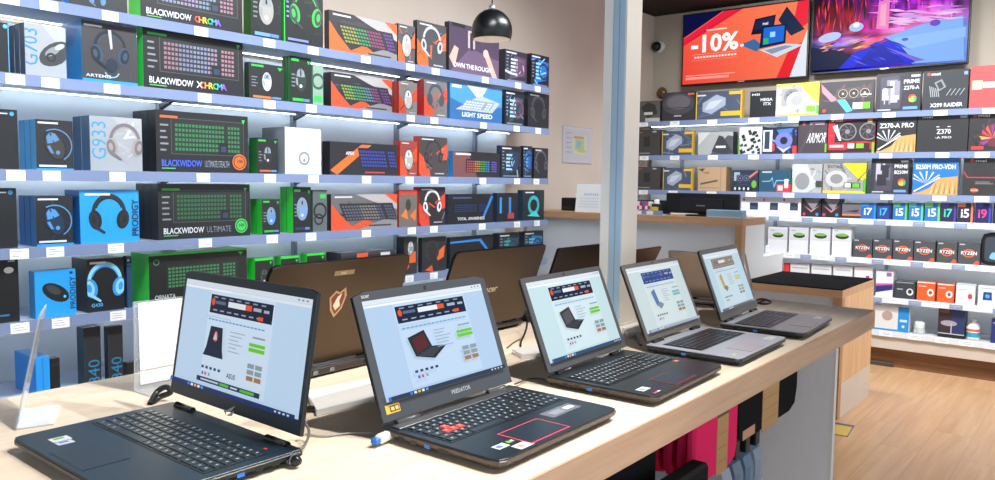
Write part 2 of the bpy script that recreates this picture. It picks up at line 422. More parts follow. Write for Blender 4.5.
def small(A, x, y, w, n, c, k=.018, g=.045):
    for i in range(n): A.r(x, y-i*g, x+w*random.uniform(.6, 1), y-i*g+k, c)
def a_bw(tail, key, tailc, keyhue=None, badge=None, word='BLACKWIDOW'):
    def f(A):
        A.r(.012, .02, .985, .975, '#16171a')
        A.r(.15, .3, .95, .89, '#4b4e52'); A.r(.158, .315, .942, .875, '#17191b'); A.kb(.17, .33, .93, .86, '#1b2420', key, 6, 20, hue=keyhue)
        A.r(.04, .88, .22, .92, '#d8642c' if badge == '#e0702c' else '#37c846'); small(A, .04, .75, .09, 5, '#8d9296', .03, .1)
        A.r(.66, .33, .76, .52, '#0b0d10'); A.r(.68, .36, .74, .46, '#2b3a5c')
        A.t(word, .05, .1, .11, '#dfe3ea' if badge != '#e0702c' else '#4a6df0', fit=.42)
        if isinstance(tailc, list):
            x = .50
            for ch, c in zip(tail, tailc): A.t(ch, x, .1, .11, c); x += .042
        else: A.t(tail, .5, .1, .11, tailc, fit=.27, bold=0)
        A.p([(.92, .93), (.96, .93), (.94, .86)], '#3fe052')
        small(A, .05, .06, .2, 1, '#5fbf60')
        if badge: A.ring(.89, .2, .14, .115, badge); A.e(.89, .2, .1, .1, badge); A.t('100', .865, .18, .06, '#141414')
    return f
def a_ssk(keys, strip='#e8672a', bgc='#2a2a30', hue=None):
    def f(A):
        A.r(0, 0, 1, 1, bgc); A.busy(.1, .1, .9, .9, ['#3a363c', '#26242a', '#56525a'], 12, .2); A.p([(.35, 1), (1, 1), (1, .55), (.6, .8)], '#b9b4b4'); A.p([(.8, 1), (1, 1), (1, .7)], strip)
        A.p([(0, .75), (.12, .45), (.3, .1), (.5, .3), (.7, .08), (.3, 0), (.0, .0)], strip); A.p([(.4, 0), (1, 0), (1, .2), (.8, .28)], '#8f8c90')
        A.kb(.16, .26, .97, .74, '#26262b', keys, 5, 18, skew=-.1, hue=hue)
        A.r(.05, .9, .3, .94, '#e4e4e8'); A.r(.55, .08, .9, .12, '#3a3438')
    return f
def a_sm(bgc='#3a3233', red='#dd4a22', dev='#b9bcc2', head=True):
    def f(A):
        A.r(0, 0, 1, 1, bgc); A.p([(0, .1), (0, .6), (.35, .35), (.4, 0), (.1, 0)], red); A.p([(.6, .6), (1, .85), (1, .45), (.75, .4)], red)
        A.busy(.05, .2, .95, .9, ['#57514f', '#242026', red, '#8d8886'], 12)
        if head: A.headset(.5, .56, .3, dev, '#43464d')
        else: A.mouse(.5, .48, .3, dev, '#e8e8ee')
        A.r(.08, .92, .5, .95, '#ececf0'); A.r(.55, .07, .88, .1, '#bbbbc0')
    return f
def a_rmouse(dev='#aab4c0', txt='#c46a30', g='#30d048'):
    def f(A):
        A.busy(.1, .2, .95, .9, ['#1f2423', '#191d1c', '#262b2d'], 10); A.mouse(.5, .52, .27, dev, '#8f99a2'); A.p([(.8, .93), (.95, .93), (.87, .85)], g); A.r(.06, .9, .4, .95, g)
        small(A, .06, .6, .2, 4, '#7e848a', .03, .08); A.r(.1, .06, .62, .12, txt); A.r(.64, .06, .9, .12, '#5f86c8')
    return f
def a_rhead(dev='#2b3034', edge='#36e052', cup='#35c448'):
    def f(A):
        A.r(0, 0, .02, 1, edge); A.busy(.2, .2, .95, .9, ['#1f2423', '#1b201e', '#2a2f31'], 10); A.headset(.55, .6, .3, '#3c4246', cup); A.p([(.8, .93), (.95, .93), (.87, .86)], edge)
        small(A, .05, .85, .07, 6, '#7f9fd0', .03, .08); A.r(.08, .07, .6, .11, '#7788c8')
    return f
BLU = '#1c9be8'
def a_lmouse(bgc='#17191d', word=None, rim=BLU, dev='#22262b', hi='#3f7fb8', vert=None):
    def f(A):
        if rim: A.r(0, 0, 1, .045, rim)
        A.busy(.1, .2, .9, .85, ['#23272d', '#1c2a38', '#2b2f36'], 10); A.r(.06, .92, .6, .955, '#e8ecf0'); A.mouse(.5, .5, .3, dev, hi, rot=.35, glow=hi if rim else None)
        A.r(.06, .07, .8, .11, '#dfe6ee')
        if vert: A.t(vert, .99, .12, .14, '#0c2c44', fit=.74, vert=True, bold=.01)
    return f
def a_lhead(bgc, dev, pad, vert=None, vc='#0c2c44', word=None, rim=None):
    def f(A):
        if rim: A.r(0, 0, 1, .04, rim)
        A.headset(.48, .52, .33, dev, pad); A.r(.08, .9, .5, .94, '#e8ecf0')
        if vert: A.t(vert, .985, .12, .13, vc, fit=.7, vert=True, bold=.01)
        if word: A.t(word, .1, .09, .07, '#58b8f0')
    return f
def a_g703(txt, dev, c='#1f8ccc', cup=False):
    def f(A):
        A.r(0, 0, 1, 1, '#b4b8be'); A.p([(0, 0), (1, 0), (1, .5), (.4, 1), (0, 1)], '#a6abb2'); A.t(txt, .3, .22, .26, c, fit=.68, vert=True, bold=0)
        if cup: A.busy(.4, .1, .98, .95, ['#b2b4ba', '#d0d2d6', '#a8a4a8'], 12, .15); A.headset(.66, .52, .3, dev, '#a89c98')
        else: A.e(.74, .48, .34, .2, dev, rot=.6); A.e(.66, .52, .16, .07, '#8a9096', rot=.6); A.e(.84, .62, .1, .05, '#b8bec4', rot=.5); A.ring(.62, .4, .09, .05, '#23262a')
    return f
def a_roc(c1='#2a6fd0', bars='#58c8f8', warm=False):
    def f(A):
        A.p([(.2, .1), (.85, .25), (.95, .8), (.4, .85)], c1); A.busy(.1, .15, .95, .85, [c1, '#0e1622', '#2c3c54', bars, '#18283c'], 18, .15); A.r(.05, .9, .5, .94, '#e8eef4')
        for k in range(5): A.r(.25, .25+k*.11, .55, .31+k*.11, bars)
        A.ring(.68, .5, .26, .2, '#1c2a50' if not warm else '#8a4a60'); A.r(.1, .05, .9, .09, '#7d8aa0')
        small(A, .05, .8, .12, 6, '#9aa6b8', .03, .1)
    return f
def a_rokb(hue, word=None, glow='#3a4f8c'):
    def f(A):
        A.p([(0, 0), (.5, 0), (.3, 1), (0, 1)], '#7a4a48'); A.kb(.26, .2, .95, .72, '#15181f', '#888888', 5, 16, hue=hue)
        A.r(.05, .86, .36, .93, '#e8eef4')
        if word: A.t(word, .3, .06, .1, '#e4eef6', fit=.5)
    return f
KG = 'computer accessory boxes on the left wall shelving'
G = 'boxed gaming gear on the left wall shelves'
KBC = 'keyboard box'; MC = 'mouse box'; HC = 'headset box'
RW = ['#e8e8e8']*0
chroma = ['#ff5a4a', '#ffae3a', '#e8e84a', '#54e05a', '#44b8f0', '#9a62f0']
# --- shelf 1
itemA(0, 5, 14, 62, -25, 'headset_box', 'blue-edged box at far left of the top shelf, cut off by the picture edge', HC, BLU, '#33373c', a_lhead('#333333', '#8a96a4', '#2b8fd8', rim=BLU), G)
itemA(0, 62, 68, 127, -12, 'headset_box', 'black box with blue bottom edge on the top shelf, left of the rainbow keyboard box', HC, BLU, '#26292e', a_lhead('#222222', '#6c7a8a', '#2b8fd8', rim=BLU), G)
itemA(0, 128, 140, 242, -30, 'keyboard_box', 'black keyboard box with rainbow lettering and green end on the top shelf', KBC, '#2fe03c', '#141518', a_bw('CHROMA', '#8888c8', chroma, ['#8088a8', '#9880a8', '#7890a8', '#a87890']), G)
itemA(0, 243, 251, 281, -18, 'mouse_box', 'black and green mouse box on the top shelf beside the rainbow keyboard box', MC, '#1c5c28', '#121416', a_rmouse('#a8a49c', '#6aa0e8'), G)
itemA(0, 281, 284, 323, -12, 'headset_box', 'black headset box with green left edge on the top shelf', HC, '#25b838', '#121416', a_rhead(), G)
itemA(0, 324, 329, 397, 17, 'keyboard_box', 'grey and orange keyboard box on the top shelf below the wall paint', KBC, '#302226', '#2a2a30', a_ssk('#b0e040', hue=['#98a040', '#3f9c60', '#984070', '#7040a0']), G, maxd=.06)
itemA(0, 386, 398, 415, 25, 'mouse_box', 'narrow grey and orange mouse box on the top shelf', MC, '#25262a', '#4d4c52', a_sm('#55545a', '#e8672a', '#b8b4b0', False), G, maxd=.2)
itemA(0, 413, 417, 446, 23, 'headset_box', 'dark grey box with silver headset and orange block on the top shelf', HC, '#2e2e32', '#3e3e44', a_sm('#45454b', '#e8672a', '#c9ccd4'), G)
def a_own(A):
    A.r(0, 0, 1, 1, '#4a3a54'); A.p([(0, 0), (1, 0), (1, .4), (.4, .55)], '#6a5470'); A.r(.36, .55, .5, .9, '#c8b4b0'); A.r(.4, .5, .46, .86, '#342c40')
    A.p([(.0, .3), (.1, .55), (.18, .5), (.1, .1)], '#d9b0a0'); A.p([(.68, .48), (.78, .5), (.97, .02), (.86, .02)], '#d9b0a0'); A.e(.72, .5, .09, .09, '#e0bcae')
    A.t('OWN THE', .08, .12, .1, '#f0eef4', fit=.4); A.t('ROUGH', .5, .12, .1, '#f0eef4', fit=.34); A.r(.05, .93, .3, 1, '#14161c')
itemA(0, 444, 449, 499, 27, 'headset_box', 'tall purple box with two raised fists on the top shelf', HC, '#16181e', '#4a3a54', a_own, G)
itemA(0, 496, 505, 527, 51, 'headset_box', 'dark box with white light bars on the top shelf, second from its right end', HC, '#1a2230', '#2c2a38', a_roc('#5a4a68', '#cfe4f8', True), G)
itemA(0, 526, 531, 549, 55, 'headset_box', 'black box with bright blue bars at the right end of the top shelf', HC, '#0e121a', '#10141e', a_roc('#1878e0', '#8fe0ff'), G)
# --- shelf 2
itemA(1, -12, -8, 9, 22, 'speaker_box', 'black box with a blue edge at far left of the second shelf', 'box', '#2a7fc0', '#101318', lambda A: (A.r(.95, 0, 1, 1, '#58b8e8'), A.e(.8, .93, .04, .04, '#58c8f0')), G)
itemA(1, 9, 25, 66, 25, 'mouse_box', 'silver mouse box reading G703 in blue on the second shelf', MC, '#1c3550', '#dcdfe2', a_g703('G703', '#3a3c40'), G, n=3, behind='dark-sided silver mouse box, one of those tucked behind the front G703 box')
def a_lbig(A):
    A.r(0, 0, 1, .07, BLU); A.r(.04, .92, .36, .95, '#e8ecf0'); A.headset(.5, .55, .28, '#15171a', '#2a4a66'); A.p([(.46, .9), (.52, .9), (.54, .6), (.5, .58)], '#c0bcc0')
    A.e(.52, .32, .1, .12, '#10243a'); A.ring(.52, .24, .13, .11, '#7ac4f0', 200, 340); A.t('ARTEMIS', .05, .1, .05, '#e8ecf0', fit=.45, bold=.01)
itemA(1, 62, 82, 137, 24, 'headset_box', 'large dark headset box with bright blue side on the second shelf', HC, '#1a9ae8', '#3c3a3e', a_lbig, G)
itemA(1, 137, 143, 243, 34, 'keyboard_box', 'black rainbow-lettered keyboard box with green end on the second shelf', KBC, '#2fe03c', '#1a1b1e', a_bw('X CHROMA'.replace(' ', ''), '#a0a0d8', ['#e8e8e8']+chroma, ['#987080', '#7c7c9c', '#8088a8', '#9880a0', '#a87888']), G)
itemA(1, 244, 249, 284, 64, 'mouse_box', 'black box with white mouse and orange lettering on the second shelf', MC, '#1e2a20', '#1c1c20', a_rmouse('#c8d0e0', '#e07838'), G)
itemA(1, 282, 290, 311, 57, 'mouse_box', 'black and green box with curved black mouse on the second shelf', MC, '#2a8a38', '#16211a', a_rmouse('#2c3a34', '#2fd046'), G, n=3, behind='green striped mouse box behind another on the second shelf')
itemA(1, 311, 313, 323, 65, 'earphone_pack', 'small clear pack with green print beside a grey keyboard box on second shelf', 'earphones', '#7a9a88', '#8aa896', lambda A: (A.ring(.5, .6, .2, .14, '#2c4a3a'), A.r(.1, .1, .9, .25, '#34c850')), G)
itemA(1, 323, 331, 392, 76, 'keyboard_box', 'grey and red-orange keyboard box on the second shelf', KBC, '#1c1618', '#2a2a30', a_ssk('#90e060', '#e0502a', hue=['#80a84c', '#489a68', '#58909c', '#904880', '#744098']), G)
itemA(1, 391, 399, 417, 82, 'mouse_box', 'grey mouse box with orange stripes on the second shelf', MC, '#c43420', '#8a8482', a_sm('#8a8482', '#e05028', '#d0ccc8', False), G, n=2, behind='red-sided mouse box behind the grey one on the second shelf')
itemA(1, 413, 424, 447, 81, 'headset_box', 'grey box with blue-grey headset beside a red edge on the second shelf', HC, '#c4242c', '#6e6a6c', a_sm('#77716f', '#e05028', '#3d4a66'), G)
def a_bluekb(A):
    A.r(0, 0, 1, 1, '#4a9ad0'); A.p([(0, 0), (1, 0), (1, .5), (.5, .3), (0, .6)], '#2a6aa8'); A.p([(.3, 1), (.7, 1), (.55, .6)], '#d8f0fc'); A.p([(.1, .3), (.55, .75), (.95, .6), (.8, .3)], '#b9c4c4')
    A.kb(.25, .36, .8, .6, '#8fa4ae', '#dce8ee', 3, 10, skew=.1); A.t('LIGHT', .22, .12, .13, '#f4faff', fit=.25); A.t('SPEED', .5, .12, .13, '#f4faff', fit=.3); A.r(.03, .88, .2, .96, '#e8f4fc')
itemA(1, 445, 450, 502, 86, 'keyboard_box', 'light blue glowing box in the right half of the second shelf', KBC, '#2aa0e0', '#4a9ad0', a_bluekb, G)
itemA(1, 500, 505, 524, 91, 'mouse_box', 'black box with pale blue bars on the second shelf, second from its right end', MC, '#14304a', '#161c26', a_roc('#3a4a60', '#9fd8ff', True), G)
itemA(1, 523, 528, 549, 93, 'headset_box', 'black box with dark headset at the right end of the second shelf', HC, '#0e1218', '#14171d', a_lhead('#111111', '#454b55', '#23282f'), G)
# --- shelf 3
itemA(2, -14, -10, 18, 109, 'speaker_box', 'black box with blue round mark at far left of the third shelf', 'box', '#1a1c20', '#111418', lambda A: (A.e(.8, .93, .035, .035, '#38a8e8'), A.r(.3, .92, .65, .94, '#e0e4e8')), G)
itemA(2, 19, 36, 73, 120, 'mouse_box', 'black mouse box with blue bottom edge on the third shelf', MC, '#4aa4dc', '#202226', a_lmouse(dev='#3a3434', hi='#5a8ab8'), G, n=3, behind='blue-sided mouse box, one of those tucked behind the black front one on third shelf')
itemA(2, 73, 90, 142, 117, 'headset_box', 'silver headset box reading G933 upward on the third shelf', HC, '#4c6c88', '#c3c4c8', a_g703('G933', '#77717a', '#3f9cd0', True), G, n=2, behind='blue-grey edge of a headset box behind the silver G933 box')
itemA(2, 133, 156, 248, 113, 'keyboard_box', 'black keyboard box with blue lettering and round orange badge on the third shelf', KBC, '#17181b', '#191a1d', a_bw('ULTIMATE STEALTH', '#2f7d4c', '#9aa4b4', badge='#e0702c'), G, n=3, behind='black keyboard box stacked behind the one with the orange badge')
itemA(2, 249, 257, 278, 138, 'mouse_box', 'small black and green mouse box left of the white box on the third shelf', MC, '#1e7a30', '#15171a', a_rmouse('#202428', '#c06a40'), G)
def a_white(A):
    A.r(.02, .02, .98, .98, '#eceef0'); A.ring(.52, .35, .15, .1, '#8a9096'); A.p([(.47, .28), (.57, .28), (.52, .38)], '#8a9096'); A.r(.2, .6, .8, .615, '#c9ced2')
itemA(2, 262, 285, 321, 128, 'console_box', 'plain white box with grey round logo on the third shelf', 'box', '#9aa0a8', '#eceef0', a_white, G, yf=YF+.032, top='#7c828a')
itemA(2, 322, 330, 397, 143, 'keyboard_box', 'dark keyboard box with diagonal orange stripe and blue keys on the third shelf', KBC, '#1c1a20', '#23232b', lambda A: (A.p([(0, .15), (.45, .95), (.6, .95), (.1, .02)], '#e8702a'), A.kb(.42, .25, 1, .85, '#1a1c30', '#3a48a8', 5, 14, skew=-.06), A.t('APEX', .22, .62, .1, '#e8e8f0'), A.r(.5, .08, .8, .13, '#c04038')), G, n=3, behind='dark box behind the orange striped keyboard box')
itemA(2, 394, 400, 417, 141, 'mouse_box', 'red-edged box with white mouse on the third shelf', MC, '#d03a24', '#6a4a46', a_sm('#a8433a', '#e0502a', '#b8b4b0', False), G)
itemA(2, 413, 419, 447, 137, 'headset_box', 'dark grey and orange-red headset box on the third shelf', HC, '#d8402a', '#3a3536', a_sm('#48403f', '#e0522e', '#28282c'), G, n=2, behind='orange headset box edge behind the dark grey one on the third shelf')
itemA(2, 448, 453, 500, 152, 'keyboard_box', 'low box with rainbow-lit keyboard on the third shelf', KBC, '#2a90d8', '#201c22', a_rokb(['#c04848', '#c08a40', '#50a850', '#3a8ac0', '#7050c0']), G)
itemA(2, 496, 501, 521, 146, 'mouse_box', 'black box with white and blue bars on the third shelf', MC, '#15304e', '#12161e', a_roc('#28384e', '#a8e0ff'), G, n=2, behind='black and blue box behind the one with white bars on the third shelf')
itemA(2, 519, 523, 532, 146, 'mouse_box', 'thin blue and black box third from the right end, third shelf', MC, '#12161e', '#14202e', a_roc('#2060b0', '#48a8f0'), G)
itemA(2, 530, 534, 548, 148, 'headset_box', 'black box with grey headset at the right end of the third shelf', HC, '#101318', '#17191f', a_lhead('#111111', '#596070', '#2a2e36'), G)
# --- shelf 4
itemA(3, -14, -10, 17, 188, 'speaker_box', 'black box with blue round mark at far left of the fourth shelf', 'box', '#1a1c20', '#111418', lambda A: (A.e(.78, .93, .04, .04, '#38a8e8'), A.r(.3, .92, .62, .94, '#e0e4e8')), G)
itemA(3, 19, 36, 73, 196, 'mouse_box', 'black box with blue-lit mouse on the fourth shelf', MC, '#1c6aa8', '#181a1f', a_lmouse(dev='#18304a', hi='#4a9ce0', rim=BLU), G, n=3, behind='blue-sided mouse box, one of those tucked behind the black front one on fourth shelf')
itemA(3, 65, 80, 139, 190, 'headset_box', 'bright blue box with black headset reading PRODIGY on the fourth shelf', HC, '#1478c0', '#20a4f2', a_lhead('#20a4f2', '#22272e', '#0f1216', vert='PRODIGY'), G)
itemA(3, 136, 158, 250, 184, 'keyboard_box', 'black keyboard box with white lettering and green round badge on the fourth shelf', KBC, '#17181b', '#18191c', a_bw('ULTIMATE', '#276a3e', '#8a94a8', badge='#46c85a'), G, n=3, behind='black keyboard box stacked behind the one with the green badge')
itemA(3, 250, 262, 280, 199, 'mouse_box', 'green-sided box with slim blue-lit mouse on the fourth shelf', MC, '#28d83a', '#15191a', a_rmouse('#5a9ad8', '#30b848'), G, n=2, behind='green mouse box half hidden behind the slim-mouse box on fourth shelf')
itemA(3, 280, 293, 311, 187, 'mouse_box', 'tall green-sided box with wide blue-lit mouse on the fourth shelf', MC, '#28d83a', '#15181c', a_rmouse('#7aa0d0', '#2a3a5c'), G, n=2, behind='tall green mouse box behind the wide-mouse one on the fourth shelf')
itemA(3, 311, 313, 327, 190, 'earphone_pack', 'clear hanging pack with black cable and green tag on the fourth shelf', 'earphones', '#59636a', '#5f6a6c', lambda A: (A.ring(.5, .5, .2, .15, '#101214'), A.r(.5, .8, .9, .9, '#34c850'), A.ring(.4, .3, .14, .1, '#1c2022')), G)
itemA(3, 325, 331, 397, 194, 'keyboard_box', 'grey keyboard box with red-orange corner on the fourth shelf', KBC, '#1c1618', '#77706e', a_ssk('#8a8ea0', '#e2542c', '#6d6a6c', hue=['#626878', '#8a8480', '#585e7c']), G, n=2, behind='dark box behind the grey keyboard box on the fourth shelf')
itemA(3, 395, 399, 417, 190, 'mouse_box', 'grey box with two orange patches on the fourth shelf', MC, '#c8402a', '#6c625e', lambda A: (A.r(0, 0, 1, 1, '#746a64'), A.p([(.1, .3), (.4, .5), (.5, .2)], '#f0842c'), A.p([(.6, .3), (.95, .5), (.9, .15)], '#f07a2c'), A.r(0, .88, 1, 1, '#d8442c'), A.e(.5, .6, .1, .16, '#3a3634')), G)
itemA(3, 413, 419, 445, 187, 'headset_box', 'red and black box with white headset on the fourth shelf', HC, '#d8402a', '#2c2526', a_sm('#2c2526', '#e0452c', '#f0f2f6'), G)
itemA(3, 443, 448, 493, 194, 'keyboard_box', 'large black keyboard box with white slogan on the fourth shelf', KBC, '#16486c', '#10151d', lambda A: (A.kb(.12, .38, .85, .7, '#0a0e16', '#1a3a6a', 4, 14), A.p([(.75, .2), (.8, .2), (1, .9), (.95, .95)], '#2a86d8'), A.r(.1, .85, .5, .9, '#50588a'), A.t('TOTAL', .2, .12, .1, '#e8f0f6', fit=.2), A.t('AWARENESS', .43, .12, .1, '#e8f0f6', fit=.37)), G)
itemA(3, 492, 497, 518, 193, 'mouse_box', 'black box with two upright blue bars on the fourth shelf', MC, '#103050', '#0e131b', lambda A: (A.r(.12, .3, .22, .85, '#2a9af0'), A.r(.55, .3, .66, .85, '#2a8ae0'), A.r(.5, .1, .8, .3, '#b04048')), G)
itemA(3, 517, 523, 544, 190, 'headset_box', 'black box with round teal glow at the right end of the fourth shelf', HC, '#12384c', '#12202a', lambda A: (A.ring(.5, .5, .32, .2, '#2cc0c8'), A.e(.5, .5, .14, .18, '#0a1216'), A.p([(.2, .15), (.6, .3), (.8, .1)], '#48e0d8'), A.r(.1, .9, .5, .94, '#e8eef4')), G)
# --- shelf 5
itemA(4, -20, -16, 19, 259, 'speaker_box', 'black box with white oval mark at far left of the fifth shelf', 'box', '#1a1c20', '#0f1216', lambda A: (A.e(.72, .82, .07, .05, '#e4eaf0'), A.r(.7, .95, .9, .97, '#cfd4da'), A.r(.1, .1, .7, .13, '#2a7ab8')), G)
itemA(4, 29, 35, 76, 270, 'mouse_box', 'bright blue box with black mouse reading PRODIGY on the fifth shelf', MC, '#1a8ad0', '#20a4f2', lambda A: (A.e(.5, .52, .17, .3, '#14181c', rot=1.0), A.e(.45, .58, .08, .16, '#3a4046', rot=1.0), A.e(.72, .42, .03, .03, '#48c8f8'), A.t('PRODIGY', .99, .14, .12, '#0c2c44', fit=.7, vert=True, bold=.01), A.r(.85, .9, .93, .95, '#0c2c44')), G)
itemA(4, 72, 87, 124, 258, 'headset_box', 'black box with pale blue headset on the fifth shelf', HC, '#17191e', '#0e1014', a_lhead('#0e1014', '#8fd8f8', '#2a9ae8', word='G430'), G)
itemA(4, 123, 127, 132, 256, 'headset_box', 'dark blue box with half-seen headset right of the black headset box on fifth shelf', HC, '#1c4a70', '#1c4468', a_lhead('#1c4468', '#0e1318', '#2a8ae0'), G, yf=YF+.04, maxd=.05)
itemA(4, 131, 149, 247, 251, 'keyboard_box', 'black keyboard box with bright green side on the fifth shelf behind the leftmost laptop', KBC, '#2be03a', '#141815', lambda A: (A.kb(.16, .28, .9, .76, '#1c241e', '#3f8858', 6, 20), A.ring(.07, .83, .06, .045, '#4f9a70'), A.t('ORNATA', .05, .08, .1, '#b8c8c0', fit=.2), A.p([(.9, .93), (.96, .93), (.93, .86)], '#3fe052'), A.r(.0, .96, 1, 1, '#2be03a')), G)
for k, (xs, xl, xr, yt) in enumerate([(247, 255, 273, 258), (274, 281, 299, 256), (300, 307, 325, 253)]):
    itemA(4, xs, xl, xr, yt, 'mouse_box', ['first green-topped black mouse box right of the green-sided keyboard box on fifth shelf', 'middle of three green-topped mouse boxes on the fifth shelf', 'green-topped mouse box on the fifth shelf next to the grey keyboard box'][k], MC, '#24d836', '#121a14', lambda A: (A.r(0, .93, 1, 1, '#2ae03c'), A.p([(.8, .88), (.95, .88), (.87, .8)], '#30e048'), A.mouse(.5, .45, .25, '#202a24', '#4a5a50')), 'green-topped mouse boxes', top='#23c434')
itemA(4, 326, 341, 395, 251, 'keyboard_box', 'dark grey keyboard box with orange block lying behind the brown laptop lid', KBC, '#2a2e36', '#3a3f48', lambda A: (A.r(.0, .1, 1, .9, '#23262d'), A.r(.28, .78, .48, .95, '#ee5a2a'), A.r(.72, .8, .9, .92, '#d8dadf'), A.kb(.2, .2, .9, .65, '#1b1e26', '#586078', 4, 16)), G)
itemA(4, 396, 404, 417, 237, 'mouse_box', 'black and orange mouse box visible between two laptop lids', MC, '#1b1d22', '#2c2b2f', lambda A: (A.r(.3, .3, .9, .6, '#e8682a'), A.p([(0, 0), (.4, .2), (.2, .5)], '#e8682a'), A.mouse(.5, .7, .2, '#9a9ca4', '#d8dae0')), G)
itemA(4, 418, 422, 446, 237, 'headset_box', 'black and orange headset box between the two brown laptop lids', HC, '#1b1d22', '#26262a', lambda A: (A.p([(.55, .5), (.95, .75), (.9, .4), (.65, .3)], '#ee6c2a'), A.headset(.4, .6, .26, '#3c3e46', '#202228'), A.p([(.1, .05), (.4, .2), (.45, 0)], '#e8582a')), G)
itemA(4, 446, 450, 493, 236, 'keyboard_box', 'black box with curved blue light line on the fifth shelf', KBC, '#0e1a26', '#0b1018', lambda A: (A.p([(.0, .86), (.7, .9), (1, .3), (.95, .3), (.66, .82), (0, .8)], '#2a8ae0'), A.kb(.1, .1, .7, .6, '#0e1420', '#20304c', 4, 12)), G)
itemA(4, 492, 499, 519, 233, 'mouse_box', 'black box with teal picture on the fifth shelf beside the last box', MC, '#0d1a26', '#0e1820', a_roc('#1a5060', '#50a8a8'), G)
itemA(4, 518, 524, 543, 231, 'headset_box', 'black box with blue picture at the right end of the fifth shelf', HC, '#0d2236', '#102436', a_roc('#2878b8', '#5ac0f0'), G)
# --- shelf 6 (low, seen over the desk at left)
def a_840(A): A.t('840', .92, .03, .19, '#1c86b4', fit=.42, vert=True, bold=0); A.r(0, 0, .06, 1, '#12404e')
itemA(5, 15, 36, 50, 357, 'speaker_box', 'bright blue box on the low shelf behind the tilted acrylic stand', 'box', '#1c8ce0', '#1c9cf0', lambda A: (A.r(0, 0, 1, 1, '#1e9af0'), A.r(.45, 0, .55, .98, '#1784d8')), G)
itemA(5, 46, 51, 60, 358, 'speaker_box', 'small black box on the low shelf beside the bright blue box', 'box', '#14161a', '#101216', lambda A: A.r(.1, .8, .9, .83, '#2c3036'), G)
itemA(5, 77, 84, 101, 327, 'keyboard_box', 'tall upended black box reading 840, left of two on the low shelf', KBC, '#123c48', '#26292e', a_840, G)
itemA(5, 104, 108, 123, 326, 'keyboard_box', 'tall upended black box reading 840, right of two on the low shelf', KBC, '#111418', '#26282c', a_840, G)
itemA(5, 124, 127, 138, 362, 'speaker_box', 'short black box right of the two tall boxes on the low shelf', 'box', '#0d0f12', '#131519', lambda A: A.r(.1, .8, .9, .85, '#262a30'), G)
# ------------------------------------------------------------------ products on the back wall
GB = 'boxed computer components on the back wall shelves'
PC = 'component box'
def a_psu(dark=True, yel=None):
    def f(A):
        if dark:
            A.r(0, 0, 1, 1, '#2c2c33'); A.e(.5, .6, .6, .38, '#4a4750'); A.e(.5, .65, .45, .25, '#6a6670'); A.r(.1, .45, .9, .47, '#1c1c20'); A.r(.46, .1, .46, .9, '#1c1c20'); A.r(.38, .16, .6, .2, '#d0d2d6'); A.r(.78, .88, .97, .94, '#e86a50')
        else:
            A.r(0, 0, 1, 1, '#46546a'); A.busy(.1, .1, .95, .9, ['#5a6a84', '#36445a', '#7284a0', '#4c5c78'], 14, .2); A.p([(.15, .3), (.15, .6), (.45, .88), (.65, .75), (.65, .5), (.35, .2)], '#aab6cc'); A.p([(.2, .35), (.3, .65), (.6, .7), (.4, .4)], '#cfd8e6')
            A.r(.55, .12, 1, .28, '#f2bc28'); A.r(.72, .86, 1, .97, '#f2bc28'); A.r(.03, .85, .22, .9, '#e8ecf0'); A.r(0, 0, .025, 1, '#f2c42c'); A.r(.97, 0, 1, 1, '#f2bc28')
    return f
def a_bq(word='ITX', c='#14171c'):
    def f(A): A.r(0, 0, 1, 1, c); A.t('MSI', .08, .84, .08, '#e8ecf0', fit=.3); A.t('MEGA', .42, .62, .11, '#dfe4ea', fit=.48); A.t(word, .55, .46, .11, '#dfe4ea', fit=.3); 
    return f
def fans(A, x, y, k, n, c='#24242a', body='#3a3a42', hub='#8a8a90'):
    o = k*A.h/A.w*2.1
    A.p([(x-o*.62, y-k*1.15), (x+o*(n-1)+o*.62, y-k*1.0), (x+o*(n-1)+o*.62, y+k*1.3), (x-o*.62, y+k*1.05)], body)
    for i in range(n):
        A.e(x+o*i, y, k, k, c); A.ring(x+o*i, y, k*.92, k*.8, hub); A.e(x+o*i, y, k*.25, k*.25, hub)
        for j in range(7):
            a = j*2*PI/7; A.e(x+o*i+math.cos(a)*k*.5*A.h/A.w, y+math.sin(a)*k*.5, k*.3, k*.07, '#50505a', rot=a+.6, n=8)
def a_zotac(A):
    A.r(0, 0, 1, 1, '#b8b8ba'); A.busy(.05, .1, .6, .9, ['#a4a4a8', '#cacacc', '#8f8f94'], 12, .2); A.p([(.5, 1), (1, 1), (1, .35), (.85, .5)], '#f2d848'); A.p([(0, 0), (.6, 0), (.3, .3), (0, .2)], '#d8d8d6'); fans(A, .38, .6, .24, 1, '#7c7c80', '#a2a2a6'); A.e(.5, .48, .32, .26, '#c8c8ca'); A.e(.5, .48, .18, .16, '#a8a8ac')
    A.t('ZOTAC', .08, .84, .08, '#f4e888', fit=.32); A.r(0, 0, 1, .07, '#ecc82e'); A.r(0, .95, 1, 1, '#ecd040'); A.r(.56, .14, .92, .3, '#e8ecdc'); A.r(.72, .14, .92, .3, '#7cc832'); A.r(.95, .05, 1, .3, '#58b838')
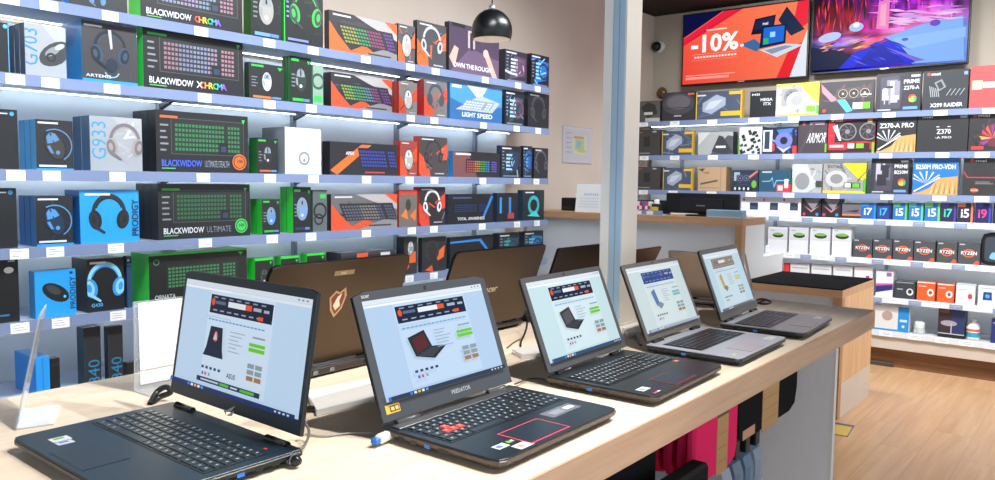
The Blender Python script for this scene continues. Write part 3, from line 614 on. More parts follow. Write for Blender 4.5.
def a_zot2(A):
    A.r(0, 0, 1, 1, '#9c9c9c'); A.busy(.05, .1, .6, .9, ['#868688', '#b4b4b6', '#6f6f74'], 12, .2); A.p([(.45, 1), (1, 1), (1, .4), (.82, .5)], '#f5d021'); A.r(0, 0, 1, .09, '#e8c42a'); A.e(.32, .48, .35, .28, '#c4c4c4'); A.e(.32, .48, .2, .16, '#8a8a8a'); A.p([(.8, .42), (1, .75), (1, .72), (.82, .38)], '#4a4a3c')
    A.t('ZOTAC', .1, .84, .09, '#302c14', fit=.34); A.r(.5, .18, .88, .36, '#26301c'); A.r(.52, .2, .66, .34, '#e8ece4'); A.r(.7, .2, .86, .34, '#6cc02c'); A.r(.94, .05, 1, .5, '#58b030')
def a_strix(A):
    A.r(0, 0, 1, 1, '#3c3a42'); A.busy(.05, .1, .95, .95, ['#4c4650', '#2c2a30', '#6a4a54', '#3a5060'], 14, .2); A.p([(0, .95), (.25, .55), (.35, .45), (.2, .4), (.02, .7)], '#e88a98'); A.p([(.3, .45), (.45, .5), (.62, .1), (.5, .05)], '#58b8e4'); fans(A, .42, .62, .15, 3, '#1c1c20', '#5a4c44', '#c0b0a8'); A.r(.62, .14, .8, .34, '#e6eaea'); A.r(.8, .14, .94, .34, '#6cbc2a'); A.r(.76, .55, .96, .59, '#c8ccd0'); A.e(.08, .12, .06, .06, '#c84838')
def a_prime(tail='Z270-A'):
    def f(A):
        A.r(0, 0, 1, 1, '#33323c'); A.p([(.1, .1), (.1, .9), (.5, .95), (.6, .6), (.55, .1)], '#4a4858')
        for k in range(14): A.r(.12+random.random()*.3, .2+random.random()*.6, .2+random.random()*.36, .22+random.random()*.66, random.choice(['#8d8b9c', '#6c6a7c', '#b8b8c8', '#2a2934']))
        A.t('PRIME', .62, .72, .1, '#f0f2f6', fit=.34); A.t(tail, .62, .56, .1, '#e8eaf0', fit=.34); A.r(.78, .88, .97, .93, '#e8ecf0')
        A.e(.82, .34, .1, .1, '#d84a40'); A.e(.84, .31, .08, .08, '#48b868'); A.e(.8, .3, .06, .06, '#e8c040'); A.r(.62, .06, .94, .13, '#6f9ce0'); A.r(.05, .05, .35, .08, '#c8ccd4')
    return f
def a_raider(A):
    A.r(0, 0, 1, 1, '#34383d'); A.e(.12, .92, .04, .04, '#e05050'); A.t('msi', .18, .88, .07, '#f0f2f4', fit=.2); A.r(.9, .86, .98, .94, '#8aa0d8')
    A.p([(.25, .7), (.42, .78), (.52, .58), (.36, .48)], '#8a9096'); A.p([(.3, .68), (.4, .73), (.47, .58), (.37, .53)], '#34383d')
    for k in range(5): A.p([(.14+k*.045, .62-k*.02), (.16+k*.045, .62-k*.02), (.2+k*.045, .34), (.18+k*.045, .34)], '#a4aab0')
    for k in range(4): A.p([(.52+k*.1, .36), (.54+k*.1, .36), (.64+k*.1, .52), (.62+k*.1, .53)], '#9aa0a6')
    A.t('X299 RAIDER', .18, .08, .1, '#f2f4f6', fit=.72)
def a_pro(tit, bgc='#26282c', tc='#f0f2f4'):
    def f(A):
        A.r(0, 0, 1, 1, bgc); A.t(tit, .06, .68, .13, tc, fit=.88)
        A.p([(0, .06), (.12, .06), (1, .5), (1, 0), (0, 0)], '#c99a5a')
        for k in range(7):
            a = R(20+k*22); A.p([(.3, .3), (.3+.42*math.cos(a), .3+.42*math.sin(a)*.8), (.3+.42*math.cos(a+.1), .3+.42*math.sin(a+.1)*.8)], '#dfe6ec')
        A.p([(.02, .02), (1, .02), (1, .5), (.6, .45), (.3, .1)], '#d0a060')
        for k in range(10): A.p([(.4+k*.06, .04), (.42+k*.06, .04), (.5+k*.05, .4)], '#8a6030' if k % 2 else '#f0d8a0')
        A.p([(.02, .1), (.6, .48), (.62, .46), (.06, .08)], '#f4f6f8')
    return f
def a_z370(A):
    A.r(0, 0, 1, 1, '#2a2a2c'); A.t('msi', .1, .9, .06, '#e8ecf0', fit=.2); A.r(.84, .88, .97, .95, '#b8c8e8'); A.r(.38, .66, .44, .68, '#d8dcde'); A.r(.6, .66, .66, .68, '#d8dcde')
    A.t('Z370', .39, .48, .13, '#d8dcde', fit=.28); A.t('-A PRO', .37, .36, .06, '#d8dcde', fit=.32)
def a_msig(A):
    A.r(0, 0, 1, 1, '#2e2a2e'); A.busy(.05, .1, .95, .8, ['#3c3438', '#201c20', '#4a3c40'], 12, .2); A.e(.14, .92, .045, .045, '#e04040'); A.t('msi', .22, .88, .07, '#f0f2f4', fit=.3)
    A.e(.7, .42, .3, .3, '#6a2a34'); 
    for k in range(8): A.p([(.62, .35), (.62+.35*math.cos(k*.5), .35+.35*math.sin(k*.5)), (.64+.3*math.cos(k*.5+.3), .35+.3*math.sin(k*.5+.3))], ['#e06030', '#c83a60', '#e8a040', '#8a3a8a'][k % 4])
    A.r(.08, .06, .4, .14, '#d83a34')
def a_gtx(A):
    A.r(0, 0, 1, 1, '#cc1f30'); A.busy(.05, .2, .95, .95, ['#8a1822', '#e03848', '#5a1218'], 12, .2); fans(A, .42, .6, .26, 2, '#2a2628', '#26242a', '#8a8488'); A.p([(.1, .75), (.2, .8), (.3, .35), (.25, .35)], '#e8dadc'); A.e(.1, .92, .04, .04, '#ffffff'); A.t('msi', .16, .87, .08, '#ffe4e4', fit=.15)
    A.r(0, 0, 1, .1, '#3a1418'); A.r(.05, .17, .35, .24, '#f0d8d8'); A.r(.42, .12, .9, .28, '#20241c'); A.r(.44, .14, .58, .27, '#eef0ec'); A.r(.62, .14, .78, .27, '#76c02e'); A.r(.84, .84, .94, .92, '#e8b838'); A.r(.95, 0, 1, .3, '#6abc2c')
def a_armor(A):
    A.r(0, 0, 1, 1, '#403840'); A.e(.2, .9, .05, .05, '#e05a5a'); A.r(.4, .86, .9, .94, '#c8b8bc'); A.p([(0, 0), (.5, .9), (.6, .9), (.1, 0)], '#4c434c'); A.t('ARMOR', .3, .32, .3, '#f0f2f4', fit=.64, bold=0, sh=.2); A.r(.94, .05, 1, .3, '#68c030')
def a_asus(A):
    A.r(0, 0, 1, 1, '#d8dcd8')
    for k in range(26): x = random.random()*.85; y = random.random()*.85; A.p([(x, y), (x+.13, y+.02), (x+.1, y+.12), (x-.02, y+.07)], random.choice(['#16181a', '#24282a', '#3c4444']))
    A.r(0, 0, .06, .6, '#78d048')
def a_gig(A):
    A.r(0, 0, 1, 1, '#141c34'); A.busy(.3, .1, .95, .95, ['#2a4ca0', '#5468c8', '#0c1022', '#8890d8'], 16, .25); A.r(.0, .1, .28, .9, '#dde4ea'); A.r(.05, .2, .2, .85, '#2a3a4c'); A.p([(.4, .9), (.6, .5), (.9, .95)], '#3c78e8'); A.e(.62, .5, .32, .3, '#7078c8'); A.e(.62, .5, .14, .14, '#141a30'); A.p([(.4, .3), (.62, .05), (.85, .3), (.62, .18)], '#b8c8f0'); A.r(.88, .0, 1, .3, '#d83a3a'); A.r(.3, .12, .36, .4, '#d8283c')
def a_silver(A):
    A.r(0, 0, 1, 1, '#b4b8b8'); A.p([(.35, 0), (1, 0), (1, .8), (.85, .85)], '#55585e'); A.p([(.6, .85), (.72, .8), (1, .1), (.8, 0), (.4, .15)], '#3c3e44'); A.r(.52, .3, .8, .4, '#e8ecee'); A.p([(0, 1), (.35, 1), (0, .4)], '#dadddc')
def a_brown(A):
    A.r(0, 0, 1, 1, '#c8a684'); A.r(.06, .12, .75, .14, '#7a5c40'); A.p([(.08, .25), (.7, .4), (.72, .48), (.1, .33)], '#6c5038'); A.p([(.0, .92), (.15, .8), (.25, .95)], '#5a4430'); A.r(.8, 0, .82, 1, '#a88460'); A.t('msi', .2, .72, .1, '#7a5c40', fit=.2)
def a_gpug(A):
    A.r(0, 0, 1, 1, '#22304a'); A.busy(.05, .2, .95, .95, ['#3a4c70', '#182238', '#50688c'], 12, .2); A.r(.08, .5, .3, .9, '#a8bcc8'); fans(A, .32, .62, .14, 2, '#1a2030', '#38486a', '#8898b0'); A.p([(.65, .7), (.98, 1), (1, .92), (.7, .62)], '#e07a70'); A.e(.86, .35, .12, .18, '#78b83a'); A.r(.06, .06, .8, .22, '#10161e')
    for k in range(4): A.e(.14+k*.17, .14, .05, .07, '#dfe6ea')
def a_amd(A):
    A.r(0, 0, 1, 1, '#24506a'); A.p([(.1, .5), (.35, .52), (.42, .7), (.48, .3), (.54, .55), (.95, .56), (.95, .52), (.56, .5), (.48, .2), (.42, .6), (.36, .48), (.1, .46)], '#7cc0e0'); A.r(.56, 0, 1, .36, '#d8323c'); A.r(.6, .08, .75, .3, '#f4e4e4'); A.r(.8, .2, .92, .6, '#f0e8e8'); A.r(.1, .88, .4, .94, '#c8d8e0')
def a_blur(A):
    A.r(0, 0, 1, 1, '#a9acae'); A.busy(.05, .1, .95, .9, ['#94989a', '#c0c3c5', '#80858a'], 12, .2); A.p([(0, 1), (.5, 1), (.8, .2), (.5, 0), (0, 0)], '#c8cbcc'); A.e(.35, .4, .25, .3, '#8e9296'); A.p([(.4, .8), (.75, .35), (.8, .4)], '#e8eaea'); A.r(.8, .2, 1, .42, '#3c443c'); A.r(.0, 0, .04, .5, '#98c060')
def a_redmsi(A):
    A.r(0, 0, 1, 1, '#dd5050'); A.r(.05, .45, .3, .66, '#f0d8a8'); A.r(.32, .48, .9, .62, '#f0d4d4')
def a_b350(A):
    A.r(0, 0, 1, 1, '#2e2e30'); A.e(.2, .93, .05, .05, '#e04040'); A.t('msi', .28, .89, .07, '#f0f2f4', fit=.26); A.p([(0, .68), (.12, .5), (1, .5), (1, .475), (.1, .475), (0, .64)], '#c83a3a'); A.e(.9, .75, .16, .12, '#b0b4b8')
    small(A, .3, .36, .5, 2, '#8a8c90'); A.ring(.28, .15, .09, .06, '#f06030', sy=.6); A.r(.2, .13, .38, .17, '#e8a080')
def a_dark(A):
    A.r(0, 0, 1, 1, '#3c3b3d'); A.r(.35, .35, .6, .75, '#1e1e20'); A.r(.1, .08, .6, .12, '#9a9a9c'); A.r(.7, .9, .85, .95, '#c8c8ca'); A.r(.1, .9, .3, .93, '#d06048')
def a_lowg(A):
    A.r(0, 0, 1, 1, '#5a5856'); A.p([(.2, .7), (.5, .95), (.8, .8), (.9, .4), (.5, .2)], '#2a2a2c'); A.r(.35, .35, .7, .48, '#d8dadc'); A.r(.4, 0, 1, .2, '#c8c9c8')
B1 = [(636, 660, None, 101, 'power_supply_box', 'low grey box with white label at the left end of top back shelf', '#44413f', '#5a5856', a_lowg),
 (662, 695, None, 92, 'power_supply_box', 'dark violet-grey box with a glowing dome on the top back shelf', '#1e1e24', '#2c2c33', a_psu()),
 (696, 742, 745, 91, 'power_supply_box', 'blue-grey box with yellow edges on the top back shelf', '#f0c030', '#3e4c60', a_psu(False)),
 (750, 775, None, 91, 'motherboard_box', 'small black box reading MEGA ITX on the top back shelf', '#101214', '#14171c', a_bq()),
 (776, 819, 821, 83, 'graphics_card_box', 'pale grey and yellow graphics card box on the top back shelf under the screens', '#e8d060', '#b8b8ba', a_zotac),
 (821, 874, 875, 81, 'graphics_card_box', 'dark three-fan graphics card box with pink and blue streaks', '#26262c', '#3c3a42', a_strix),
 (876, 921, 922, 73, 'motherboard_box', 'dark PRIME Z270-A box on the top back shelf', '#24242c', '#33323c', a_prime()),
 (923, 968, None, 70, 'motherboard_box', 'grey X299 RAIDER box on the top back shelf', '#2a2d31', '#34383d', a_raider),
 (970, 1012, None, 65, 'motherboard_box', 'red box at the right end of the top back shelf', '#c84040', '#dd5050', a_redmsi)]
B2 = [(635, 660, None, 130, 'power_supply_box', 'dark grey box at the left end of the second back shelf', '#2a2a2b', '#3c3b3d', a_dark),
 (662, 693, 695, 131, 'power_supply_box', 'blue-grey box with yellow edges on the second back shelf', '#f0c030', '#3e4c60', a_psu(False)),
 (698, 733, 737, 132, 'power_supply_box', 'silver box with a dark diagonal on the second back shelf', '#26282a', '#b4b8b8', a_silver),
 (739, 762, None, 127, 'motherboard_box', 'black and white patterned box with green edge on the second back shelf', '#303436', '#d8dcd8', a_asus),
 (763, 797, None, 127, 'graphics_card_box', 'blue and violet glowing graphics card box on the second back shelf', '#182038', '#141c34', a_gig),
 (798, 827, None, 120, 'graphics_card_box', 'dark plum ARMOR graphics card box on the second back shelf', '#302a30', '#403840', a_armor),
 (828, 875, None, 117, 'graphics_card_box', 'red two-fan graphics card box on the second back shelf', '#a81c28', '#cc1f30', a_gtx),
 (877, 916, None, 116, 'motherboard_box', 'black and gold Z270-A PRO box on the second back shelf', '#1c1e22', '#26282c', a_pro('Z270-A PRO')),
 (917, 968, None, 114, 'motherboard_box', 'plain black Z370-A PRO box on the second back shelf', '#202022', '#2a2a2c', a_z370),
 (969, 1008, None, 112, 'motherboard_box', 'dark box with orange burst at the right end of the second back shelf', '#242024', '#2e2a2e', a_msig)]
B3 = [(635, 660, None, 167, 'power_supply_box', 'dark grey box at the left end of the third back shelf', '#2a2a2b', '#3c3b3d', a_dark),
 (663, 692, 694, 168, 'power_supply_box', 'blue-grey box with yellow edges on the third back shelf', '#f0c030', '#3e4c60', a_psu(False)),
 (698, 726, None, 167, 'cardboard_box', 'plain brown cardboard box on the third back shelf', '#a8845e', '#c8a684', a_brown),
 (732, 758, None, 170, 'graphics_card_box', 'navy two-fan graphics card box with green patch on the third back shelf', '#182034', '#22304a', a_gpug),
 (759, 791, None, 170, 'graphics_card_box', 'teal box with a pulse line and red corner on the third back shelf', '#1a3c50', '#24506a', a_amd),
 (792, 822, None, 164, 'graphics_card_box', 'pale grey graphics card box on the third back shelf', '#8c9092', '#a9acae', a_blur),
 (823, 866, 867, 163, 'graphics_card_box', 'grey and bright yellow graphics card box on the third back shelf', '#50a030', '#9c9c9c', a_zot2),
 (871, 909, None, 158, 'motherboard_box', 'dark violet PRIME box on the third back shelf', '#20202a', '#33323c', a_prime('B250M')),
 (913, 958, 960, 157, 'motherboard_box', 'bright blue and gold B250M PRO-VDH box on the third back shelf', '#c8ccd0', '#1e78cc', a_pro('B250M PRO-VDH', '#1e78cc')),
 (963, 1006, None, 158, 'motherboard_box', 'black box with red curved line at the right end of the third back shelf', '#262628', '#2e2e30', a_b350)]
for s, rows in enumerate((B1, B2, B3)):
    for (xl, xr, xs, yt, nm, lb, sc, fc, art) in rows:
        itemB(s, xl, xr, xs, yt, nm, lb, PC, sc, fc, art, GB)
# row 4: small boxes
def a_ssdw(A): A.r(0, 0, 1, 1, '#eceef2'); A.r(.45, .3, .85, .7, '#26304c'); A.r(.5, .35, .8, .5, '#42507a'); A.e(.15, .85, .06, .08, '#e05a50')
def a_ssds(A): A.r(0, 0, 1, 1, '#24222a'); A.p([(.1, .95), (.95, .95), (.6, .35)], '#8c8a90'); A.p([(.1, .6), (.5, .25), (.9, .6), (.5, .35)], '#d88898'); A.e(.12, .15, .08, .08, '#d84040'); A.e(.8, .15, .08, .08, '#4a8ad8')
def a_ssdo(A): A.r(0, 0, 1, 1, '#6c6870'); A.r(0, 0, 1, .2, '#30303a'); A.r(0, .18, 1, .28, '#e07a48'); A.p([(.2, .45), (.9, .6), (.8, .4)], '#2c2c34')
place4 = ['left', 'middle', 'right']
for k, xl in enumerate((741, 761, 781)):
    itemB(3, xl, xl+20, None, 197, 'drive_box', ['white drive box nearest the black monitor', 'white drive box between two other white drive boxes', 'white drive box next to the dark drive boxes'][k]+', fourth back shelf', 'drive box', '#d0d3d8', '#eceef2', a_ssdw, 'small white drive boxes', d=.1)
for k, (xl, xr) in enumerate(((802, 821), (822, 841))):
    itemB(3, xl, xr, None, 198, 'drive_box', ['dark drive box with pink arrowhead right of the white boxes', 'second dark drive box with arrowhead right of the white boxes'][k], 'drive box', '#1a181e', '#24222a', a_ssds, GB, d=.1)
itemB(3, 842, 861, None, 203, 'drive_box', 'low grey drive box with orange stripe left of the blue processor boxes', 'drive box', '#3a3840', '#6c6870', a_ssdo, GB, d=.1)
cpu = [('i7', '#1464b4', '#f0f6fa', '#1a88d0', 'blue processor box with white lettering at the left end of its row'), ('i7', '#123c8c', '#48b8f0', '#181a60', 'dark blue processor box with pale blue lettering'),
 ('i5', '#1670b8', '#f0f6fa', '#58c858', 'first blue processor box with white lettering and green strip'), ('i5', '#1670b8', '#f0f6fa', '#58c8a8', 'second blue processor box with white lettering and green strip'), ('i5', '#1670b8', '#f0f6fa', '#78d868', 'third blue processor box with white lettering and green strip'),
 ('i7', '#241a4c', '#38d8b0', '#4838a0', 'dark processor box with teal lettering'), ('i5', '#26203c', '#f4f6fa', '#e87a58', 'dark processor box with white lettering and coral strip'), ('i9', '#1a1c58', '#e0408a', '#3048b8', 'dark blue processor box with magenta mark'), ('i9', '#101430', '#b84090', '#202a60', 'navy processor box at the right end of its row')]
for k, ((wd, bgc, tc, ed, lb), (xl, xr)) in enumerate(zip(cpu, ((861, 876), (877, 891), (893, 907), (909, 923), (925, 940), (941, 956), (958, 973), (975, 991), (993, 1006)))):
    def art(A, wd=wd, bgc=bgc, tc=tc, ed=ed):
        A.r(0, 0, 1, 1, bgc); A.r(.86, 0, 1, 1, ed); A.r(0, .8, .5, 1, ed); A.t(wd, .2, .25, .45, tc, fit=.55)
    itemB(3, xl, xr, None, 203, 'processor_box', lb+', fourth back shelf', 'processor box', ed, bgc, art, 'processor boxes on the fourth back shelf', d=.07)
# row 5
def a_wcase(A):
    A.r(0, 0, 1, 1, '#e8eaee'); A.r(.05, .5, .95, .95, '#d4d7dd'); A.e(.5, .68, .22, .1, '#24301c'); A.e(.5, .72, .2, .05, '#78b84a'); A.r(.1, .85, .3, .88, '#9aa0aa'); A.r(.96, 0, 1, 1, '#7a7e88')
for k, (xl, xr) in enumerate(((768, 788), (789, 809), (810, 831), (832, 852))):
    itemB(4, xl, xr, None, 227, 'processor_box', ['white box with green oval nearest the wooden counter', 'second white box with green oval from the wooden counter', 'third white box with green oval from the wooden counter', 'white box with green oval beside the dark grey processor boxes'][k], 'processor box', '#c4c8d0', '#e8eaee', a_wcase, 'white boxes with green ovals', d=.1)
def a_ryz(A):
    A.r(0, 0, 1, 1, '#474b50'); A.r(.05, .9, .3, .95, '#c8ccd0'); A.ring(.5, .52, .26, .19, '#f0622c', sy=.75); A.r(.2, .46, .8, .58, '#474b50'); A.t('RYZEN', .14, .45, .16, '#f4f0ee', fit=.72); A.p([(.68, 0), (1, 0), (1, .16), (.85, .2)], '#e8502c')
ryl = ['first dark grey RYZEN box beside the white boxes', 'second dark grey RYZEN box from the white boxes', 'third dark grey RYZEN box from the white boxes', 'third dark grey RYZEN box from the round black case', 'second dark grey RYZEN box from the round black case', 'dark grey RYZEN box beside the round black case']
for k, (xl, xr, yt) in enumerate(((853, 872, 239), (873, 892, 239.5), (893, 913, 240), (914, 935, 241), (937, 957, 242), (958, 980, 243))):
    itemB(4, xl, xr, None, yt, 'processor_box', ryl[k], 'processor box', '#2e3236', '#474b50', a_ryz, 'dark grey RYZEN processor boxes', d=.09)
# round black retail case
z = SB[4]; y0 = onx(980, 250, XF).y; hh = onx(995, 233, XF).z-z
q = MB(); prof = chamfer([(0, 0), (.19, 0), (.19, hh), (0, hh)], .055)
q.M = Matrix(((1, 0, 0, 0), (0, 0, -1, .07), (0, 1, 0, 0), (0, 0, 0, 1))); q.C('#17181b'); q.prism(prof, 0, .07, .008)
cs = empty('retail_case', (XF+.03, y0, z), -PI/2); tag(cs, 'black rounded retail case with clear window at the right edge', 'case', GB)
q.build('shell', PLASTIC, cs)
q = MB(); q.M = Matrix(((1, 0, 0, 0), (0, 0, -1, 0), (0, 1, 0, 0), (0, 0, 0, 1))); q.C('#3c4650'); q.prism(chamfer([(.025, .03), (.165, .03), (.165, hh-.03), (.025, hh-.03)], .03), 0, .002); q.C('#7fb4d8'); q.prism(chamfer([(.05, .05), (.14, .04), (.16, .09), (.07, .1)], .02), .002, .006); q.build('window', PLASTIC, cs)
# row 6
def a_low(c1, c2, g):
    def f(A): A.r(0, 0, 1, 1, c1); A.r(.05, .1, .95, .5, c2); A.e(.5, .45, .2, .12, g); A.r(.1, .82, .9, .88, '#b8bcc4')
    return f
r6 = [(790, 809, 264, '#e8eaee', a_low('#e8eaee', '#3a4450', '#1c2028'), 'white and black box just above the black mat, leftmost'), (811, 831, 265, '#e8eaee', a_low('#e8eaee', '#dfe4dc', '#58a838'), 'white box with green picture above the black mat, left of the pair'), (833, 852, 266, '#e8eaee', a_low('#e8eaee', '#dfe4dc', '#5ca03c'), 'white box with green picture above the black mat, right of the pair'), (854, 872, 267, '#f0ecf2', lambda A: (A.r(0, 0, 1, 1, '#f0ecf2'), A.r(.65, .3, .85, .7, '#a040a0'), A.r(.2, .5, .5, .55, '#c89aa8')), 'white box with purple mark above the end of the black mat'),
 (876, 893, 271, '#e8e8f2', lambda A: (A.r(0, 0, 1, 1, '#eceaf2'), A.p([(0, .15), (1, .3), (1, .5), (0, .4)], '#2a2a78'), A.p([(0, .4), (1, .5), (1, .55), (0, .5)], '#d05aa0'), A.r(.6, .8, .9, .95, '#a058b0')), 'tall white box with violet swoosh beside the black mat corner'),
 (895, 915, 281, '#30363c', lambda A: (A.r(0, 0, 1, 1, '#343a40'), A.e(.75, .4, .18, .2, '#e0e4e6'), A.e(.75, .42, .1, .12, '#2c3034'), A.r(.05, .88, .9, .94, '#9aa2a8'), A.r(.1, .5, .4, .55, '#c8ccd0')), 'dark grey box left of two orange boxes'),
 (917, 935, 282, '#e85c28', lambda A: (A.r(0, 0, 1, 1, '#ec5c24'), A.e(.75, .45, .16, .2, '#f4f0ee'), A.e(.75, .45, .08, .1, '#a83820'), A.r(.08, .75, .5, .8, '#ffd8c0'), A.r(0, .94, 1, 1, '#e8e0d8')), 'orange box beside the dark grey box'),
 (937, 954, 284, '#e85c28', lambda A: (A.r(0, 0, 1, 1, '#ec5c24'), A.e(.72, .45, .16, .2, '#f4f0ee'), A.e(.72, .45, .08, .1, '#a83820'), A.r(.08, .75, .5, .8, '#ffd8c0'), A.r(0, .94, 1, 1, '#e8e0d8')), 'orange box beside the white and orange box'),
 (956, 975, 284, '#eceaea', lambda A: (A.r(0, 0, 1, 1, '#eeecec'), A.e(.75, .4, .1, .14, '#c84038'), A.r(.1, .7, .6, .74, '#c8a8a0'), A.r(0, .94, 1, 1, '#b0c8e0')), 'white box with small red mark right of the orange boxes'),
 (978, 997, 286, '#e8eaf0', lambda A: (A.r(0, 0, 1, 1, '#e8ebf0'), A.p([(.25, .3), (.75, .3), (.72, .7), (.28, .7)], '#1c3c78'), A.e(.5, .5, .1, .1, '#48a8e0'), A.r(.1, .86, .9, .9, '#a8b0bc')), 'white box with blue picture at the right end of the sixth back shelf')]
for (xl, xr, yt, sc, art, lb) in r6: itemB(5, xl, xr, None, yt, 'accessory_box', lb, 'box', sc, sc, art, GB, d=.1)
itemB(5, 783.5, 789, None, 263, 'ink_pack', 'small red pack beside the white counter end', 'pack', '#d03434', '#d83c3c', lambda A: A.r(.2, .3, .8, .6, '#f4d8d8'), GB, d=.04)
# row 7
itemB(6, 873, 909, None, 306, 'router_box', 'white and blue box on the lowest back shelf', 'box', '#e0e2e6', '#e4e4e4', lambda A: (A.r(0, 0, 1, 1, '#e6e4e2'), A.e(.4, .6, .2, .2, '#b8a098'), A.r(.7, 0, 1, 1, '#1c90dc'), A.r(0, 0, 1, .07, '#1c90dc'), A.r(.75, .4, .95, .5, '#c8e4f4'), A.e(.85, .22, .05, .06, '#e8f0a0')), GB, d=.15)
itemB(6, 938, 965, None, 309, 'game_box', 'dark brown and blue box beside the white bottle', 'box', '#241c22', '#2c2026', lambda A: (A.r(0, 0, 1, 1, '#33262c'), A.p([(.5, 1), (1, 1), (1, .1), (.5, .1)], '#1c3468'), A.r(0, 0, 1, .12, '#14141a'), A.r(.0, .12, 1, .15, '#c8ccd4'), A.e(.4, .5, .25, .1, '#a8a0b0'), A.r(.48, .15, .52, .5, '#c0c0cc'), A.r(.05, .85, .4, .95, '#7a5048')), GB, d=.12)
itemB(6, 991, 1006, None, 319, 'game_box', 'dark blue box at the right end of the lowest back shelf', 'box', '#1c2468', '#202a78', lambda A: (A.r(.3, .2, .9, .5, '#4a58c0'), A.r(.1, .8, .6, .85, '#a8b0e0')), GB, d=.1)
p = onx(972, 338, XF+.06); bt = empty('cleaner_bottle', (XF+.08, p.y, SB[6])); tag(bt, 'small white bottle with blue and red label on the lowest back shelf', 'bottle')
q = MB(); q.C('#eef0f0'); q.lathe([(0, 0), (.042, 0), (.045, .01), (.045, .09), (.034, .115), (.016, .125), (.016, .135), (0, .135)], 24); q.build('body', PLASTIC, bt)
q = MB(); q.C('#3aa0b8'); q.lathe([(.0457, .02), (.0457, .055)], 24); q.C('#d8604c'); q.lathe([(.0457, .062), (.0457, .08)], 24); q.build('bottle_label', MATTE, bt)
q = MB(); q.C('#e8eaea'); q.lathe([(0, .155), (.019, .154), (.02, .135), (0, .135)], 20); q.build('cap', PLASTIC, bt)
p = onx(919, 334, XF+.06); q = MB(); q.C('#e4e6e6'); q.lathe([(0, 0), (.035, 0), (.04, .008), (.03, .05), (.036, .07), (.03, .088), (0, .09)], 20); q.C('#c8cccc'); q.lathe([(.041, .02), (.034, .04), (.041, .05), (.0, .052)], 20)
tag(q.build('adapter', PLASTIC, None, (XF+.07, p.y, SB[6])), 'small white round gadget between the white-blue box and brown box', 'gadget')
# ------------------------------------------------------------------ televisions
def tv(y1, y0, z0, z1, label, paintf):
    t = empty('television', (6.87, (y0+y1)/2, z0), -PI/2); tag(t, label, 'television', 'large televisions on the back wall'); w = y1-y0; h = z1-z0
    q = MB(); q.C('#0c0d10'); q.M = Matrix.Translation((-w/2, 0, 0)); q.box(0, -.055, 0, w, -.012, h, b=.004); q.C('#141518'); q.box(w*.25, -.03, h*.3, w*.75, .03, h*.7); q.build('casing', PLASTIC, t)
    q = MB(); q.M = Matrix.Translation((-w/2, -.0555, 0)); A = Art(q, Matrix(((1, 0, 0, .012), (0, 0, -1, 0), (0, 1, 0, .016), (0, 0, 0, 1))), w-.024, h-.028); paintf(A, q); q.build('screen', TVM, t)
    q = MB(); q.C('#c8ccd0'); q.M = Matrix.Translation((0, -.057, .004)); q.box(-.03, 0, 0, .03, .002, .008); q.build('brand_badge', METALV, t)
def tvl(A, q):
    # base gradient as vertical slices
    n = 24
    for i in range(n):
        for j in range(10):
            u = i/n; v = j/10; t = max(0, min(1, .65*u+.25*(v)+.1)); a = hexc('#ec3038'); b = hexc('#ff8458'); k = t**.8
            c = tuple(a[m]*(1-k)+b[m]*k for m in range(3))+(1,); z = A.z; A.r(u, v, u+1/n, v+.1, c); A.z = z
    A.z += .001
    A.p([(0, 1), (.33, 1), (0, .68)], '#0c1040'); A.p([(0, .66), (.34, 1), (.5, 1), (0, .58)], '#ee2040'); A.p([(0, .6), (.0, .56), (.5, 1), (.45, 1)], '#e01c40')
    A.p([(.92, 1), (1, 1), (1, .7), (.88, .55), (.9, .8)], '#ee2840'); A.p([(.78, 0), (.88, 0), (.97, .45), (.88, .42)], '#e8202c'); A.p([(.88, 0), (1, 0), (1, .62)], '#dfe8f4')
    A.t('-10%', .07, .44, .26, '#ffffff', fit=.4, bold=.03); A.r(.2, .745, .37, .765, '#ffd8d0')
    for k in range(14): A.r(.1+k*.026, .365, .1+k*.026+.018, .39, '#ffe8e0')
    A.r(.08, .415, .46, .42, '#ffb0a0'); A.r(.08, .335, .46, .338, '#ffb0a0'); A.r(.03, .06, .4, .095, '#ff9c90'); A.r(.03, .11, .45, .125, '#ff9c90')
    A.p([(.6, .83), (.76, .86), (.74, .62), (.57, .62)], '#12182c'); A.p([(.61, .81), (.745, .835), (.735, .7), (.59, .68)], '#1c2850'); A.t('msi', .66, .735, .04, '#ffffff')
    A.p([(.78, .78), (.84, .95), (.98, .62), (.88, .55)], '#1c2a48'); A.p([(.48, .5), (.6, .56), (.66, .46), (.62, .38)], '#3a6ca0'); A.e(.5, .49, .03, .02, '#d8f4ff')
    A.p([(.64, .42), (.655, .72), (.845, .72), (.84, .46)], '#0c1c38'); A.p([(.665, .46), (.67, .695), (.83, .7), (.825, .49)], '#1c6cd8'); A.r(.72, .56, .76, .63, '#a8d8ff'); A.r(.67, .47, .71, .55, '#30b868')
    A.p([(.64, .4), (.84, .45), (.98, .42), (.78, .28)], '#d4dce8'); A.p([(.68, .39), (.84, .43), (.9, .41), (.74, .33)], '#8898b0')
